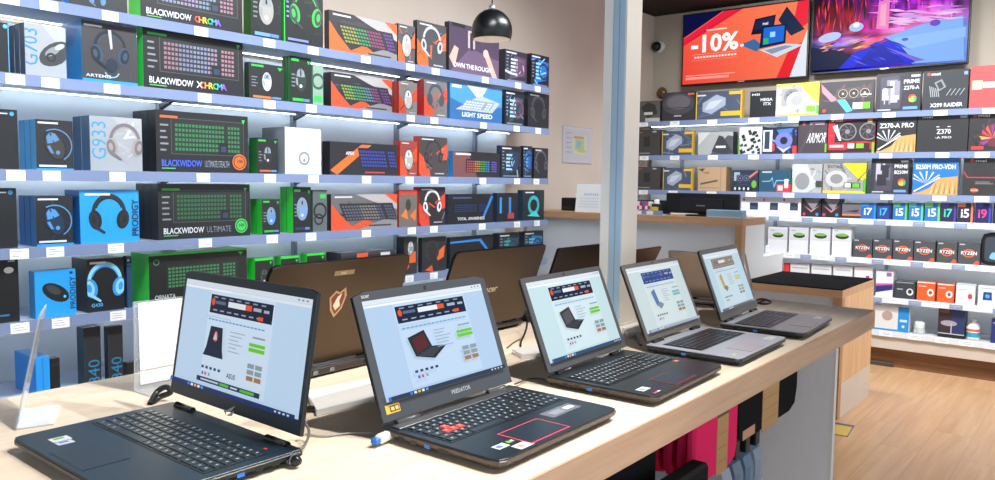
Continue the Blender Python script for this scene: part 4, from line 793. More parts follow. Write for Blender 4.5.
def tvr(A, q):
    rows = ["182c 3a1050 2c38a0 5a1c80 9a28b8 6a30c8 5828a8 7030c8 8030c0 6a2ac8 7828d0 8030e0 7a28c0",
            "140814 5a1024 a02040 501038 8a2090 7828a8 9830b0 7020b0 c040d0 c048e0 9030d0 8a28e0 8838d0",
            "180a14 a01828 c02840 b82030 802050 a02898 c848c0 a030b8 d048d8 e060e0 b040e0 b858e0 b068e0",
            "2a0c18 c02838 9a2040 d03040 a82058 9828a0 f080c0 c040c8 d850d8 f090e0 e078e0 d898e8 d090e0",
            "401830 c83040 802048 d84048 c02878 a82890 f070c0 e068c8 d860d0 e080e0 f0a8e0 e8a8e0 d898e0",
            "602050 d06080 b060a8 f080a0 e060a0 d048b0 f080d0 f0a0d8 f0a0d0 e890e0 c080e0 b8a8e8 a8b0f0",
            "7090e0 b0c8f0 a0a0e8 c0d0f8 d0a0d8 e85878 f0a0b0 f0b8d8 d8a8e0 b8b0f0 9098e8 90b8f0 90c0f8",
            "5040c0 90b0f0 c05890 a04868 e09860 f0a070 b8a0e0 a8c0f0 98a8e8 90c0f8 88c0f8 90c8f8 98d0f8",
            "101868 c04068 301848 3c1c30 302c80 2040c0 2838d0 6878d8 90c0f8 80b8f8 88c0f8 90c8f8 a0d0ff",
            "0c1040 101030 141c68 2028b8 1c30d8 2838d8 7060d0 4858d8 7890e8 80b8f8 80b8f8 88c0f8 98ccff",
            "080c28 103050 0c1440 1828a8 3048e8 2030e0 4858e0 8070d8 5868d8 80a8f0 80b8f8 80b8f8 90c4fc"]
    g = [[hexc(c) for c in (x if len(x) == 6 else '18182c' for x in r.split())] for r in rows]
    NX, NY = 120, 64; W = A.w; H = A.h; rnd = random.Random(3)
    hs = [[rnd.uniform(-1, 1) for _ in range(40)] for _ in range(40)]
    def nz(x, y):
        x %= 38; y %= 38; i = int(x); j = int(y); fx = x-i; fy = y-j; fx = fx*fx*(3-2*fx); fy = fy*fy*(3-2*fy)
        return (hs[j][i]*(1-fx)+hs[j][i+1]*fx)*(1-fy)+(hs[j+1][i]*(1-fx)+hs[j+1][i+1]*fx)*fy
    def sm(u, v):
        up = max(0, v-.45)
        uu = u+nz(u*16, v*3+5)*.03*(1+up); vv = v+nz(u*9+3, v*9)*.03-(.0 if v > .5 else (u-.5)*.12)
        x = min(max(uu, 0), .9999)*12; y = min(max(1-vv, 0), .9999)*10; i = int(x); j = int(y); fx = x-i; fy = y-j
        c = [.75*(g[j][i][k]*(1-fx)+g[j][i+1][k]*fx)*(1-fy)+.75*(g[j+1][i][k]*(1-fx)+g[j+1][i+1][k]*fx)*fy for k in range(3)]; c = [1.15*c[0]**1.25, c[1]**1.45, 1.1*c[2]**1.15]
        s = 1+.95*nz(u*(45 if v > .5 else 10)+7, v*(7 if v > .5 else 26)+9)*(1 if u < .62 or v > .6 else .12)
        return tuple(max(0, k*s) for k in c)+(1,)
    V = []; F = []; Cc = []
    for j in range(NY+1):
        for i in range(NX+1): V.append((W*i/NX, H*j/NY, A.z))
    for j in range(NY):
        for i in range(NX): a = j*(NX+1)+i; F.append((a, a+1, a+NX+2, a+NX+1)); Cc.append(sm((i+.5)/NX, (j+.5)/NY))
    old = q.M; q.M = old @ A.M; q.add(V, F, cols=Cc); q.M = old; A.z += .001
    rs = random.Random(11); C_ = lambda L: rs.choice(L)
    def streak(x, y, l, t, ang, c):
        dx, dy = math.cos(ang)*l, math.sin(ang)*l*1.77; nx, ny = -math.sin(ang)*t, math.cos(ang)*t*1.77
        A.p([(min(max(a, .002), .998), min(max(b, .002), .998)) for a, b in ((x-dx, y-dy), (x+nx, y+ny), (x+dx, y+dy), (x-nx, y-ny))], c)
    for k in range(60): streak(rs.uniform(.03, .42), rs.uniform(.58, .97), rs.uniform(.03, .07), rs.uniform(.002, .008), R(90+rs.uniform(-8, 8)), C_(['#d82c3c', '#a01830', '#58102c', '#e84858', '#701a70', '#c02868', '#200c20']))
    for k in range(45): streak(rs.uniform(.4, .97), rs.uniform(.62, .97), rs.uniform(.03, .09), rs.uniform(.003, .01), R(90+rs.uniform(-6, 6)) if k % 2 else R(-8), C_(['#c038d8', '#8a28e0', '#e060d8', '#6a20c0', '#f090e0', '#d040b8']))
    A.p([(.5, .38), (.72, .5), (.97, .56), (.99, .02), (.68, .02)], '#86b4f4'); A.p([(.55, .36), (.99, .42), (.99, .3), (.62, .2)], '#94c0f8')
    for k in range(30): streak(rs.uniform(.5, .95), rs.uniform(.52, .72), rs.uniform(.05, .12), rs.uniform(.004, .012), R(-7+rs.uniform(-5, 8)), C_(['#e8b0e4', '#f0a0dc', '#c8a0ec', '#f4c8ec', '#d070dc']))
    A.p([(.44, .5), (.45, .84), (.52, .88), (.52, .48)], '#ee80c4'); A.p([(.46, .54), (.465, .8), (.5, .82), (.5, .52)], '#f8a8c8')
    A.p([(.0, .02), (.0, .34), (.1, .3), (.22, .26), (.34, .02)], '#0a1440'); A.p([(.2, .02), (.3, .22), (.5, .38), (.6, .26), (.7, .03)], '#1a2ce0'); A.p([(.3, .02), (.42, .26), (.5, .3), (.64, .04)], '#1420b0')
    for k in range(16): streak(rs.uniform(.24, .62), rs.uniform(.05, .3), rs.uniform(.03, .08), rs.uniform(.002, .006), R(-28), C_(['#4858f0', '#2038e8', '#7868e0', '#0c18a0']))
    for k in range(24): streak(rs.uniform(.08, .5), .3+rs.uniform(-.04, .12), rs.uniform(.02, .05), rs.uniform(.003, .009), R(8+rs.uniform(-14, 14)), C_(['#f08a4c', '#e05a4c', '#f4b86c', '#301430', '#c83860', '#1a1030']))
    A.e(.13, .45, .15, .06, '#b8ccfc', rot=.15); A.e(.31, .55, .09, .06, '#a8c4f8'); A.e(.31, .58, .04, .035, '#eefcff'); A.p([(.5, .26), (.76, .05), (.7, .04)], '#7c68d8'); A.e(.81, .5, .06, .04, '#6c50c4'); A.e(.63, .33, .04, .02, '#5c64d8')
tv(3.27, 2.125, 2.30, 2.955, 'television showing an orange and red advert with -10% in white', tvl)
tv(2.105, .955, 2.32, 2.955, 'television showing a purple, pink and blue abstract picture', tvr)
# wall camera and a small brown knob
p = onx(660.5, 47, XB); wc = empty('security_camera', (XB+.003, p.y, p.z), -PI/2); tag(wc, 'small round black and white camera on the wall left of the televisions', 'camera')
q = MB(); q.M = Matrix.Rotation(PI/2, 4, 'X'); q.C('#d8dadb'); q.lathe([(0, 0), (.055, 0), (.058, .02), (.045, .04), (.0, .042)], 24); q.build('housing', PLASTIC, wc)
q = MB(); q.M = Matrix.Translation((-.02, 0, 0)) @ Matrix.Rotation(PI/2, 4, 'X'); q.C('#0c0d0f'); q.lathe([(.046, .036), (.046, .06), (.036, .08), (.02, .088), (0, .09)], 24); q.build('lens_dome', PLASTIC, wc)
p = onx(662.5, 93, XB); q = MB(); q.M = Matrix.Rotation(PI/2, 4, 'X'); q.C('#6a4a24'); q.lathe([(0, 0), (.05, 0), (.055, .015), (.035, .04), (0, .045)], 20)
tag(q.build('wall_fitting', PLASTIC, None, (XB, p.y, p.z), (0, 0, -PI/2)), 'small brown round fitting on the wall above the violet-grey box', 'fitting')
# poster
def poster():
    q = MB(); q.C('#c9c4cc'); q.box(0, -.012, 0, .45, 0, .305); A = Art(q, Matrix(((1, 0, 0, 0), (0, 0, -1, -.012), (0, 1, 0, 0), (0, 0, 0, 1))), .45, .305)
    A.r(.02, .03, .98, .97, '#d8d4dc'); A.r(.06, .06, .94, .92, '#cfccd2'); A.r(.34, .25, .8, .75, '#d8dcb0'); A.r(.4, .35, .72, .68, '#b4d0a0'); A.r(.36, .68, .7, .74, '#e0906a'); A.r(.45, .42, .6, .6, '#98b8d0'); A.r(.5, .3, .78, .36, '#e0c060')
    for k in range(5): A.r(.1, .8-k*.13, .28, .82-k*.13, '#a8a0b8')
    return q
p = ony(561.5, 162.5, YA); tag(poster().build('poster', CARD, None, (p.x, YA+.002, p.z)), 'small framed plan with yellow and green blocks on the beige wall', 'poster')
# ------------------------------------------------------------------ post
PX, PY = 2.236, 1.266; pst = empty('post', (PX, PY, .93)); tag(pst, 'slim white post rising from the desk to the ceiling', 'post')
q = MB(); q.C('#d6cfc6'); q.box(0, 0, .002, .100, .078, CH-.932, b=.003); q.build('column', MATTE, pst)
q = MB(); q.C('#a9cbe8'); q.box(-.003, .004, .01, 0, .046, CH-.94); q.C('#86abc8'); q.box(-.004, .024, .01, -.002, .027, CH-.94); q.build('blue_strip', PLASTIC, pst)
q = MB(); q.C('#eef2f4'); q.box(-.006, .048, .01, 0, .080, CH-.94); q.build('white_strip', PLASTIC, pst)
q = MB(); q.C('#c8c8c6'); q.box(-.01, -.01, 0, .11, .088, .006); q.build('base_plate', MATTE, pst)
# ------------------------------------------------------------------ pendant lamp
LP = ony(492, 24, 2.75); lz = ony(492, 39, 2.75).z
lamp = empty('pendant_lamp', (LP.x, 2.75, lz)); tag(lamp, 'black dome pendant lamp hanging in front of the left wall shelves', 'lamp')
r0 = .112
prof = [(r0*.93*math.cos(a) if a < 1.5 else .02, 0) for a in [0]]
pr = []
for k in range(13):
    a = R(-22+k*9.2); pr.append((r0*math.cos(a), .042+r0*math.sin(a)*1.06))
inner = [(x*.96, zz-.001) for x, zz in reversed(pr)]
q = MB(); q.C('#0d0f11'); q.lathe(pr, 40); q.build('shade', PLASTIC, lamp)
q = MB(); q.C('#e8e6e0'); q.lathe([(0, inner[0][1])]+inner, 40); q.build('inner_reflector', MATTE, lamp)
q = MB(); q.C('#b8bcc0'); q.lathe([(0, .155), (.02, .155), (.018, .175), (.006, .19), (0, .19)], 16); q.build('socket_cap', METALV, lamp)
q = MB(); q.C('#16181a'); q.tube([(0, 0, .18), (0, 0, CH-lz-.02)], .004, 8); q.build('cord', MATTE, lamp)
q = MB(); q.C('#16181a'); q.lathe([(0, CH-lz-.03), (.05, CH-lz-.03), (.05, CH-lz), (0, CH-lz)], 20); q.build('ceiling_rose', MATTE, lamp)
q = MB(); q.lathe([(0, .02), (.025, .03), (.03, .055), (.018, .08), (0, .085)], 16); q.M = Matrix.Identity(4); q.build('bulb', emit('warm_bulb', '#ffe8c8', 3), lamp)
# ------------------------------------------------------------------ back counter
CX = 4.82; CY = 1.866; CZ = 1.178
cn = empty('service_counter', (CX, CY, 0)); tag(cn, 'tall service counter with oak top and pale panels in front of the back shelves', 'counter'); oc = (CX, CY, 0)
part('countertop', COUNW, cn, oc, (CX-.004, CY-.004, CZ-.045, CX+.40, 3.585, CZ))
part('front_panel', GREYP, cn, oc, (CX+.03, CY+.045, .02, CX+.06, 3.585, CZ-.045))
part('corner_post', wood('counter_stile', '#a87f5c', '#bd926c', 'Z'), cn, oc, (CX, CY, .0, CX+.06, CY+.045, CZ-.045))
part('end_panel', WHITEP, cn, oc, (CX+.06, CY, 0, CX+.4, CY+.03, CZ-.045)); part('lower_end_panel', WHITEP, cn, oc, (CX+.4, CY, 0, 5.60, CY+.03, .912))
part('work_surface', WHITEP, cn, oc, (CX+.4, CY+.03, .88, 5.60, 3.585, .91))
part('kick_board', GREYP, cn, oc, (CX+.02, CY+.045, 0, CX+.03, 3.585, .1))
# things on it
ct = CZ
y1 = onx(666, 205, 4.96).y; y0 = onx(739, 205, 4.96).y
mn = empty('monitor', (4.96, y1, ct), -PI/2); tag(mn, 'black till monitor seen from behind on the oak counter', 'monitor')
w = y1-y0; q = MB(); q.C('#0e0f12'); q.box(0, 0, .018, w, .03, .155, b=.006); q.C('#15171b'); q.box(w*.2, -.012, .03, w*.8, 0, .12, b=.004); q.build('casing', PLASTIC, mn)
q = MB(); q.C('#5a626c'); A = Art(q, Matrix(((1, 0, 0, 0), (0, 0, -1, -.0125), (0, 1, 0, 0), (0, 0, 0, 1))), w, .155); A.r(.44, .44, .56, .5, '#77808a'); q.build('brand_badge', PLASTIC, mn)
q = MB(); q.C('#101215'); q.box(w*.3, -.02, 0, w*.7, .1, .012, b=.003); q.box(w*.44, .02, .01, w*.56, .045, .06); q.build('stand', PLASTIC, mn)
y1 = onx(718, 214, 4.9).y; y0 = onx(752, 214, 4.9).y
q = MB(); q.C('#9dc0d6'); q.box(0, 0, 0, .24, .07, .052, b=.002); q.C('#c8dce8'); q.box(.003, -.001, .004, .237, .071, .012)
for k in range(5): q.C('#7fa8c2'); q.box(-.0006, .0, .012+k*.007, .2406, .0706, .013+k*.007)
tag(q.build('paper_stack', MATTE, None, (4.835, 2.115, ct), (0, 0, -PI/2)), 'pale blue stack of leaflets on the corner of the oak counter', 'leaflets')
# little display of ink packs
y1 = onx(634, 205, 4.93).y; y0 = onx(665, 205, 4.93).y; w = y1-y0
tr = empty('counter_display', (4.9, y1, ct), -PI/2); tag(tr, 'small countertop display tray with blue-grey price rail left of the till monitor', 'display')
q = MB(); q.C('#c8ccd4'); q.box(-.1, 0, 0, w, .12, .006); q.C('#26282c'); q.box(-.1, .11, 0, w, .12, .1); q.build('tray', PLASTIC, tr)
q = MB(); q.C('#8a9ac0'); q.box(-.1, -.006, 0, w, 0, .03); q.build('price_rail', PLASTIC, tr)
for xx in (.03, .12): q = MB(); q.C('#f0f2f6'); q.box(xx, -.008, .002, xx+.05, -.006, .026); q.build('price_tag', MATTE, tr)
pk = [('#d83848', 'red'), ('#e8e8f0', 'white'), ('#c82c3c', 'crimson'), ('#4a78c8', 'blue'), ('#e05060', 'pink-red'), ('#f2f2f6', 'white and red')]
for k, (c, nm) in enumerate(pk):
    q = MB(); q.C(c); q.prism(chamfer([(0, 0), (.018, 0), (.018, .05), (0, .05)], .005), 0, .085, .003); q.C('#f4f4f8' if k % 2 == 0 else '#c83040'); q.box(-.0005, -.0006, .03, .0185, .001, .055); q.C('#38506c'); q.box(.003, .01, .085, .015, .03, .092)
    tag(q.build('ink_pack', PLASTIC, None, (4.915, y1-.006-k*.0225, ct+.006), (0, 0, -PI/2)), nm+' small upright pack in the countertop display tray', 'pack', 'packs in the countertop tray')
q = MB(); q.C('#2c2f34'); q.prism([(0, 0), (.05, 0), (.05, .05), (0, .05)], 0, .07, .003); q.C('#e8c828'); q.box(-.001, -.001, .015, .051, .0, .05); q.C('#f2f2f2'); q.lathe([(.02, .07), (.018, .1), (0, .102)], 14, .025, .025)
tag(q.build('glue_pack', PLASTIC, None, (4.91, y1-.150, ct+.0065), (0, 0, -PI/2)), 'dark and yellow pack at the right end of the countertop tray', 'pack')
# sign + dark box left of post
y1 = onx(576.5, 200, 4.9).y; y0 = onx(603, 200, 4.9).y; hs_ = onx(588, 184, 4.9).z-ct
q = MB(); q.C('#f0f2f4'); q.M = Matrix.Rotation(R(-8), 4, 'X'); q.box(0, 0, 0, y1-y0, .006, hs_); A = Art(q, Matrix(((1, 0, 0, 0), (0, 0, -1, 0), (0, 1, 0, 0), (0, 0, 0, 1))), y1-y0, hs_)
for k in range(7): A.r(.3+k*.08, .6, .35+k*.08, .67, '#b8c0d0')
for k in range(4): A.r(.15, .48-k*.1, .85, .5-k*.1, '#d0d4dc')
q.M = Matrix.Identity(4); q.C('#dde0e4'); q.box(0, .005, 0, y1-y0, .08, .004)
tag(q.build('counter_sign', MATTE, None, (4.88, y1, ct+.001), (0, 0, -PI/2)), 'white paper sign standing on the oak counter left of the post', 'sign')
y1 = onx(562, 200, 5.05).y; q = MB(); q.C('#14171a'); q.box(0, 0, 0, .26, .12, .1, b=.005); q.C('#2c3034'); q.box(.01, -.001, .015, .1, 0, .03)
tag(q.build('card_printer', PLASTIC, None, (5.04, y1, ct), (0, 0, -PI/2)), 'low black machine behind the white paper sign', 'machine')
q = MB(); q.C('#8a9a9c'); q.prism([(0, 0), (.11, .0), (.11, .03), (.05, .03)], 0, .09, .004); q.C('#2a2c2e'); q.box(-.006, -.002, .0, .012, .034, .09)
q.C('#e8eaec'); q.box(.1, .004, .004, .2, .028, .05)
p = ony(764, 256, CY+.06); tag(q.build('tape_dispenser', PLASTIC, None, (p.x, CY+.09, .911), (0, 0, 0)), 'grey and white gadget on the white work surface of the counter', 'gadget')
# ------------------------------------------------------------------ second counter with black mat
o2 = (4.826, 1.25, 0); c2 = empty('side_counter', o2); tag(c2, 'low oak counter with a black mat top between the desk and the back shelves', 'counter')
part('top', wood('side_counter_top', '#b98f68', '#cfa47c', 'Y'), c2, o2, (4.826, 1.25, .735, 5.577, 1.86, .778))
part('mat', BLACKMAT, c2, o2, (4.835, 1.258, .778, 5.568, 1.85, .786))
part('front_panel', GREYP, c2, o2, (4.85, 1.30, .08, 4.87, 1.86, .735))
part('corner_post', bpy.data.materials['counter_stile'], c2, o2, (4.83, 1.25, 0, 4.89, 1.30, .735))
part('end_panel', OAKZ, c2, o2, (4.89, 1.25, .21, 5.575, 1.27, .735))
part('lower_end_panel', SKIRT, c2, o2, (4.89, 1.25, 0, 5.575, 1.27, .21))
part('back_panel', GREYP, c2, o2, (5.555, 1.27, 0, 5.575, 1.86, .735))
# ------------------------------------------------------------------ desk
DZ = .93; od = (-.9, .707, 0); dk = empty('display_desk', od); tag(dk, 'long birch-topped display desk carrying two rows of laptops', 'desk')
part('desk_top', DESKW, dk, od, (-.9, .709, DZ-.066, 3.178, 1.82, DZ))
part('front_edge', APRW, dk, od, (-.9, .704, DZ-.068, 3.180, .709, DZ-.0008))
part('end_panel', paint('end_panel_laminate', '#e4ebf0', .45, .03), dk, od, (2.70, .716, 0, 2.722, 1.80, DZ-.066)); part('end_panel', GREYP, dk, od, (-.7, .716, 0, -.678, 1.8, DZ-.066))
part('panel_edge_band', WHITEP, dk, od, (2.6985, .710, 0, 2.7235, .716, DZ-.068))
part('modesty_panel', paint('modesty_grey', '#8a9096', .6), dk, od, (-.678, 1.30, .1, 2.70, 1.32, DZ-.066))
# ------------------------------------------------------------------ laptops
FR = Matrix(((1, 0, 0, 0), (0, 0, -1, 0), (0, 1, 0, 0), (0, 0, 0, 1)))
def page(A, st):
    bgc = st.get('bg', '#c4dcf4'); A.r(0, 0, 1, 1, bgc); A.r(0, .955, 1, 1, '#dfe8f2'); A.r(0, .925, 1, .95, '#e6eff8'); A.r(.02, .93, .4, .945, '#f8fbff')
    for k in range(3): A.r(.9+k*.03, .97, .915+k*.03, .985, '#8a98a8')
    L, Rr = st.get('x', (.2, .74)); W = Rr-L
    def X(u): return L+W*u
    A.r(X(-.02), .06, X(1.02), .925, st.get('pg', '#d4e6f8'))
    hc = st.get('head', '#16243c'); A.r(X(0), .72, X(1), .895, hc)
    A.r(X(.3), .8, X(.58), .85, st.get('search', '#e8eef6')); A.r(X(.58), .8, X(.68), .85, st.get('btn', '#e8582c')); A.e(X(.05), .825, .03, .035, st.get('btn', '#e8582c')); A.r(X(.09), .81, X(.26), .84, '#5a6c8c')
    for k in range(7): A.r(X(.05+k*.13), .865, X(.12+k*.13), .878, '#8a9ab4'); A.r(X(.06+k*.12), .745, X(.13+k*.12), .758, '#9aa8c0')
    A.r(X(.8), .735, X(.88), .768, st.get('btn', '#e8582c')); A.r(X(.72), .81, X(.84), .84, '#a8b4c8'); A.r(X(.88), .81, X(.96), .835, '#a8b4c8')
    if st.get('word'): A.t(st['word'], X(.36), .795, .055, '#f4f6fa')
    for k in range(16): A.r(X(.02+k*.058), .655, X(.02+k*.058+.045), .668, '#6aa0d8')
    A.r(X(.0), .685, X(.4), .69, '#a8bcd0')
    # product picture
    px, py = X(.05), .38; pc = st.get('pic', '#1a2436'); a = st.get('acc', '#e04838')
    if st.get('kind') == 'book':
        A.p([(px, py+.02), (px+.02, py+.22), (px+W*.24, py+.22), (px+W*.27, py+.02), (px+W*.3, py-.06), (px-.02, py-.06)], pc); A.e(px+W*.14, py+.13, .035, .05, a); A.p([(px+W*.1, py+.1), (px+W*.14, py+.18), (px+W*.17, py+.1)], '#c8ccd8')
    elif st.get('kind') == 'phone':
        A.p([(px+.02, py+.2), (px+.09, py+.24), (px+.11, py+.02), (px+.05, py-.02)], pc); A.p([(px+.05, py-.01), (px+.13, py+.03), (px+.18, py-.02), (px+.11, py-.08)], a)
    else:
        A.p([(px, py+.18), (px+W*.24, py+.23), (px+W*.3, py+.05), (px+.03, py-.02)], pc); A.p([(px+.03, py+.155), (px+W*.22, py+.2), (px+W*.26, py+.06), (px+.045, py+.01)], a); A.p([(px+.03, py-.02), (px+W*.3, py+.05), (px+W*.5, py+.03), (px+W*.3, py-.08)], '#23282f'); A.p([(px+.045, py-.02), (px+W*.3, py+.04), (px+W*.44, py+.025), (px+W*.28, py-.055)], '#3a4048')
    for k in range(6): A.r(X(.42), .58-k*.035, X(.42+random.uniform(.12, .24)), .588-k*.035, '#98aabf')
    g = st.get('green', '#6ccc28'); A.r(X(.74), .5, X(.98), .53, g); A.r(X(.74), .455, X(.98), .488, g); A.r(X(.78), .575, X(.97), .59, '#8a9ab0')
    for k in range(3):
        for j in range(2): A.r(X(.76+j*.12), .2+k*.055, X(.86+j*.12), .24+k*.055, '#8ca0a8' if k else '#a87850')
    for k in range(5): A.r(X(.03+k*.07), .2, X(.07+k*.07), .225, '#28405c')
    if st.get('brand'): A.t(st['brand'], X(.46), .17, .045, '#1c2c44')
    A.r(X(.05), .14, X(.08), .17, '#3070d0'); A.r(X(.1), .14, X(.13), .17, '#e04848'); A.r(X(.16), .14, X(.19), .17, '#88a8b0')
    if st.get('bar'): A.r(X(-.02), .075, X(1), .12, '#1c3454'); A.r(X(.05), .09, X(.35), .105, '#c8d8e8'); A.r(X(.37), .085, X(.52), .11, '#58c038'); A.r(X(.7), .085, X(.92), .11, '#58c038'); A.r(X(.55), .09, X(.66), .105, '#c8d8e8')
    A.r(0, 0, 1, .04, st.get('task', '#16346c')); A.r(0, 0, .02, .04, '#2a70d8')
    for k in range(5): A.r(.16+k*.03, .008, .18+k*.03, .032, ['#3a8ae8', '#e8f0f8', '#f0b840', '#e8f0f8', '#60a0e8'][k])
    for k in range(4): A.r(.86+k*.03, .012, .875+k*.03, .028, '#c8d4e4')
def laptop(label, X, Y, rot, w, d, lh, ang, st, back=False, name='laptop', group=None):
    t = empty(name, (X, Y, DZ), rot); tag(t, label, 'laptop', group)
    deck = st.get('deck', '#1c2530'); lidc = st.get('lid', '#1a1e26'); T = .024; cf = st.get('cf', .012)
    q = MB(); q.C(st.get('side', '#17191d'), 0)
    pl = chamfer([(-w/2, -d), (w/2, -d), (w/2, .014), (-w/2, .014)], [st.get('ff', .014), st.get('ff', .014), .006, .006])
    q.prism(pl, .004, T-.003, .0015, binset=.012)
    q.C(deck); ip = [(p[0]*.992, (p[1]+d/2)*.992-d/2) for p in pl]; q.prism(ip, T-.003, T, .001)
    # ports on both sides
    for s in (-1, 1):
        for k, (pc, pw) in enumerate([('#050607', .014), ('#0a0a0c', .012), ('#2a78d8', .013), ('#08090a', .022)]):
            yy = -d*.12-k*.032; q.C(pc); x = s*(w/2+.0004); q.add([(x, yy, .010), (x, yy-pw, .010), (x, yy-pw, .0165), (x, yy, .0165)], [(0, 1, 2, 3)])
    q.build('base', METALV if st.get('metal') else PLASTIC, t)
    q = MB(); q.C('#0c0d0f')
    for sx in (-1, 1):
        for yy in (-d+.03, -.02): q.box(sx*(w/2-.05)-.02, yy-.005, 0, sx*(w/2-.05)+.02, yy+.005, .0055)
    q.build('rubber_feet', MATTE, t)
    # keyboard
    kx0, kx1 = -w/2+st.get('km', .022), w/2-st.get('km', .022); KH = st.get('kh', .108); ky1 = -.030-st.get('ks', 0); ky0 = ky1-KH
    q = MB(); q.C(st.get('well', '#101418')); q.box(kx0-.004, ky0-.004, T, kx1+.004, ky1+.003, T+.0006)
    W = kx1-kx0; kp = st.get('key', '#22262c'); leg = st.get('legend', '#b8c4d0'); cols = 15; main = W*.785; pad = W-main-.006
    rh = KH/6
    for r in range(6):
        y0 = ky0+r*rh+.0012; hh = rh-.0028; x = kx0
        lay = [1.3, 1, 1, 5.2, 1, 1, 1, 1, 1, 1] if r == 0 else ([1.9]+[1]*10+[2.1, 1] if r == 1 else ([1.6]+[1]*11+[2.4] if r == 2 else ([1.4]+[1]*12+[1.6] if r == 3 else ([1]*13+[2] if r == 4 else [1]*15))))
        tot = sum(lay)
        for c, u in enumerate(lay):
            kw = main*u/tot; cc = kp; lc = leg
            if st.get('wasd') and ((r == 3 and c == 2) or (r == 2 and c in (1, 2, 3))): cc = st['wasd']; lc = '#f0b0a0'
            q.C(cc); a0, a1, b0, b1 = x+.0012, x+kw-.0012, y0, y0+hh
            z0, z1 = T+.0006, T+.0022; e = .0008
            q.add([(a0, b0, z0), (a1, b0, z0), (a1, b1, z0), (a0, b1, z0), (a0+e, b0+e, z1), (a1-e, b0+e, z1), (a1-e, b1-e, z1), (a0+e, b1-e, z1)], [(4, 5, 6, 7), (0, 1, 5, 4), (1, 2, 6, 5), (2, 3, 7, 6), (3, 0, 4, 7)])
            if u < 4:
                q.C(lc); mx = (a0+a1)/2; g = .0021; q.add([(mx-g, b0+hh*.4, z1+.0002), (mx+g, b0+hh*.4, z1+.0002), (mx+g, b0+hh*.7, z1+.0002), (mx-g, b0+hh*.7, z1+.0002)], [(0, 1, 2, 3)])
            x += kw
        for c in range(4):
            kw = pad/4; a0 = kx0+main+.006+c*kw; q.C(kp); z0, z1 = T+.0006, T+.0022; a1 = a0+kw-.0022; b0, b1 = y0, y0+hh
            q.add([(a0, b0, z0), (a1, b0, z0), (a1, b1, z0), (a0, b1, z0), (a0+e, b0+e, z1), (a1-e, b0+e, z1), (a1-e, b1-e, z1), (a0+e, b1-e, z1)], [(4, 5, 6, 7), (0, 1, 5, 4), (1, 2, 6, 5), (2, 3, 7, 6), (3, 0, 4, 7)])
            q.C(leg); mx = (a0+a1)/2; g = .0018; q.add([(mx-g, b0+hh*.4, z1+.0002), (mx+g, b0+hh*.4, z1+.0002), (mx+g, b0+hh*.7, z1+.0002), (mx-g, b0+hh*.7, z1+.0002)], [(0, 1, 2, 3)])
    q.build('keyboard', PLASTIC, t)
    # touchpad
    tx, tw_, th = st.get('pad', (-.03, .105, .07)); y0 = -d+st.get('py', .012)
    q = MB(); q.C(st.get('padedge', '#0c0f13')); pe = .003 if st.get('py') else .0015; q.box(tx-tw_/2-pe, y0-pe, T, tx+tw_/2+pe, y0+th+pe, T+.0005); q.C(st.get('padc', '#1a2733')); q.box(tx-tw_/2, y0, T+.0005, tx+tw_/2, y0+th, T+.0009)
    if st.get('padcut'): q.C('#0d1014'); q.box(tx-tw_/2, y0+.012, T+.0009, tx+tw_/2, y0+.013, T+.0011)
    q.build('touchpad', PLASTIC, t)
    for (sx, sy, sw, sh, sc, s2) in st.get('stickers', []):
        q = MB(); q.C(sc); q.box(sx, sy, T, sx+sw, sy+sh, T+.0004); q.C(s2); q.add([(sx+sw*.15, sy+sh*.2, T+.0006), (sx+sw*.55, sy+sh*.2, T+.0006), (sx+sw*.55, sy+sh*.75, T+.0006), (sx+sw*.15, sy+sh*.75, T+.0006)], [(0, 1, 2, 3)])
        if st.get('metal') or 1: q.C('#e8ecf0'); q.add([(sx+sw*.62, sy+sh*.3, T+.0006), (sx+sw*.9, sy+sh*.3, T+.0006), (sx+sw*.9, sy+sh*.7, T+.0006), (sx+sw*.62, sy+sh*.7, T+.0006)], [(0, 1, 2, 3)])
        q.build('sticker', CARD, t)
    if st.get('led'): q = MB(); q.C('#ff3828'); q.box(w/2-.05, -.03, T, w/2-.045, -.025, T+.0006); q.build('power_light', PLASTIC, t)
    if st.get('strip'):
        q = MB(); q.C(st['strip']); q.box(-w/2+.01, -.026, T, w/2-.01, -.004, T+.003, b=.001); q.build('hinge_strip', METALV, t)
    # hinges
    q = MB(); q.C(st.get('hinge', '#16181c'))
    for sx in (-1, 1): q = MB(); q.C(st.get('hinge', '#16181c')); q.tube([(sx*(w/2-.06)-.03, .004, T+.001), (sx*(w/2-.06)+.03, .004, T+.001)], .0065, 10); q.build('hinge', PLASTIC, t)
    # lid
    c, s = math.cos(ang), math.sin(ang); LM = Matrix(((1, 0, 0, 0), (0, c, -s, .004), (0, s, c, T+.002), (0, 0, 0, 1)))
    ch = st.get('chin0', .006)
    lp = chamfer([(-w/2, ch), (w/2, ch), (w/2, lh), (-w/2, lh)], [.004, .004, cf, cf])
    if st.get('cut'): k = st['cut']; lp = [(-w/2, ch), (w/2, ch), (w/2, lh-k*.45), (w/2-k*1.6, lh), (-w/2+k*1.6, lh), (-w/2, lh-k*.45)]
    q = MB(); q.M = LM; q.C('#131416' if lh != .2 else '#e8e8e8'); q.prism(lp, -.0075, -.001, .0012); q.C(lidc); q.prism([(p[0]*.985, ch+.002+(p[1]-ch)*.985) for p in lp], -.0079, -.0073, .0002)
    bz = st.get('bezel', '#15181d'); q.C(bz); q.prism([(p[0]*.996, ch+(p[1]-ch)*.996) for p in lp], -.001, .0004, .0003)
    q.build('lid', METALV if st.get('lidmetal') else PLASTIC, t)
    mt = st.get('mt', .018); ms = st.get('ms', .018); sw = w-2*ms; shh = min(sw*.58, lh-mt-st.get('cb', .022)); sy0 = lh-mt-shh
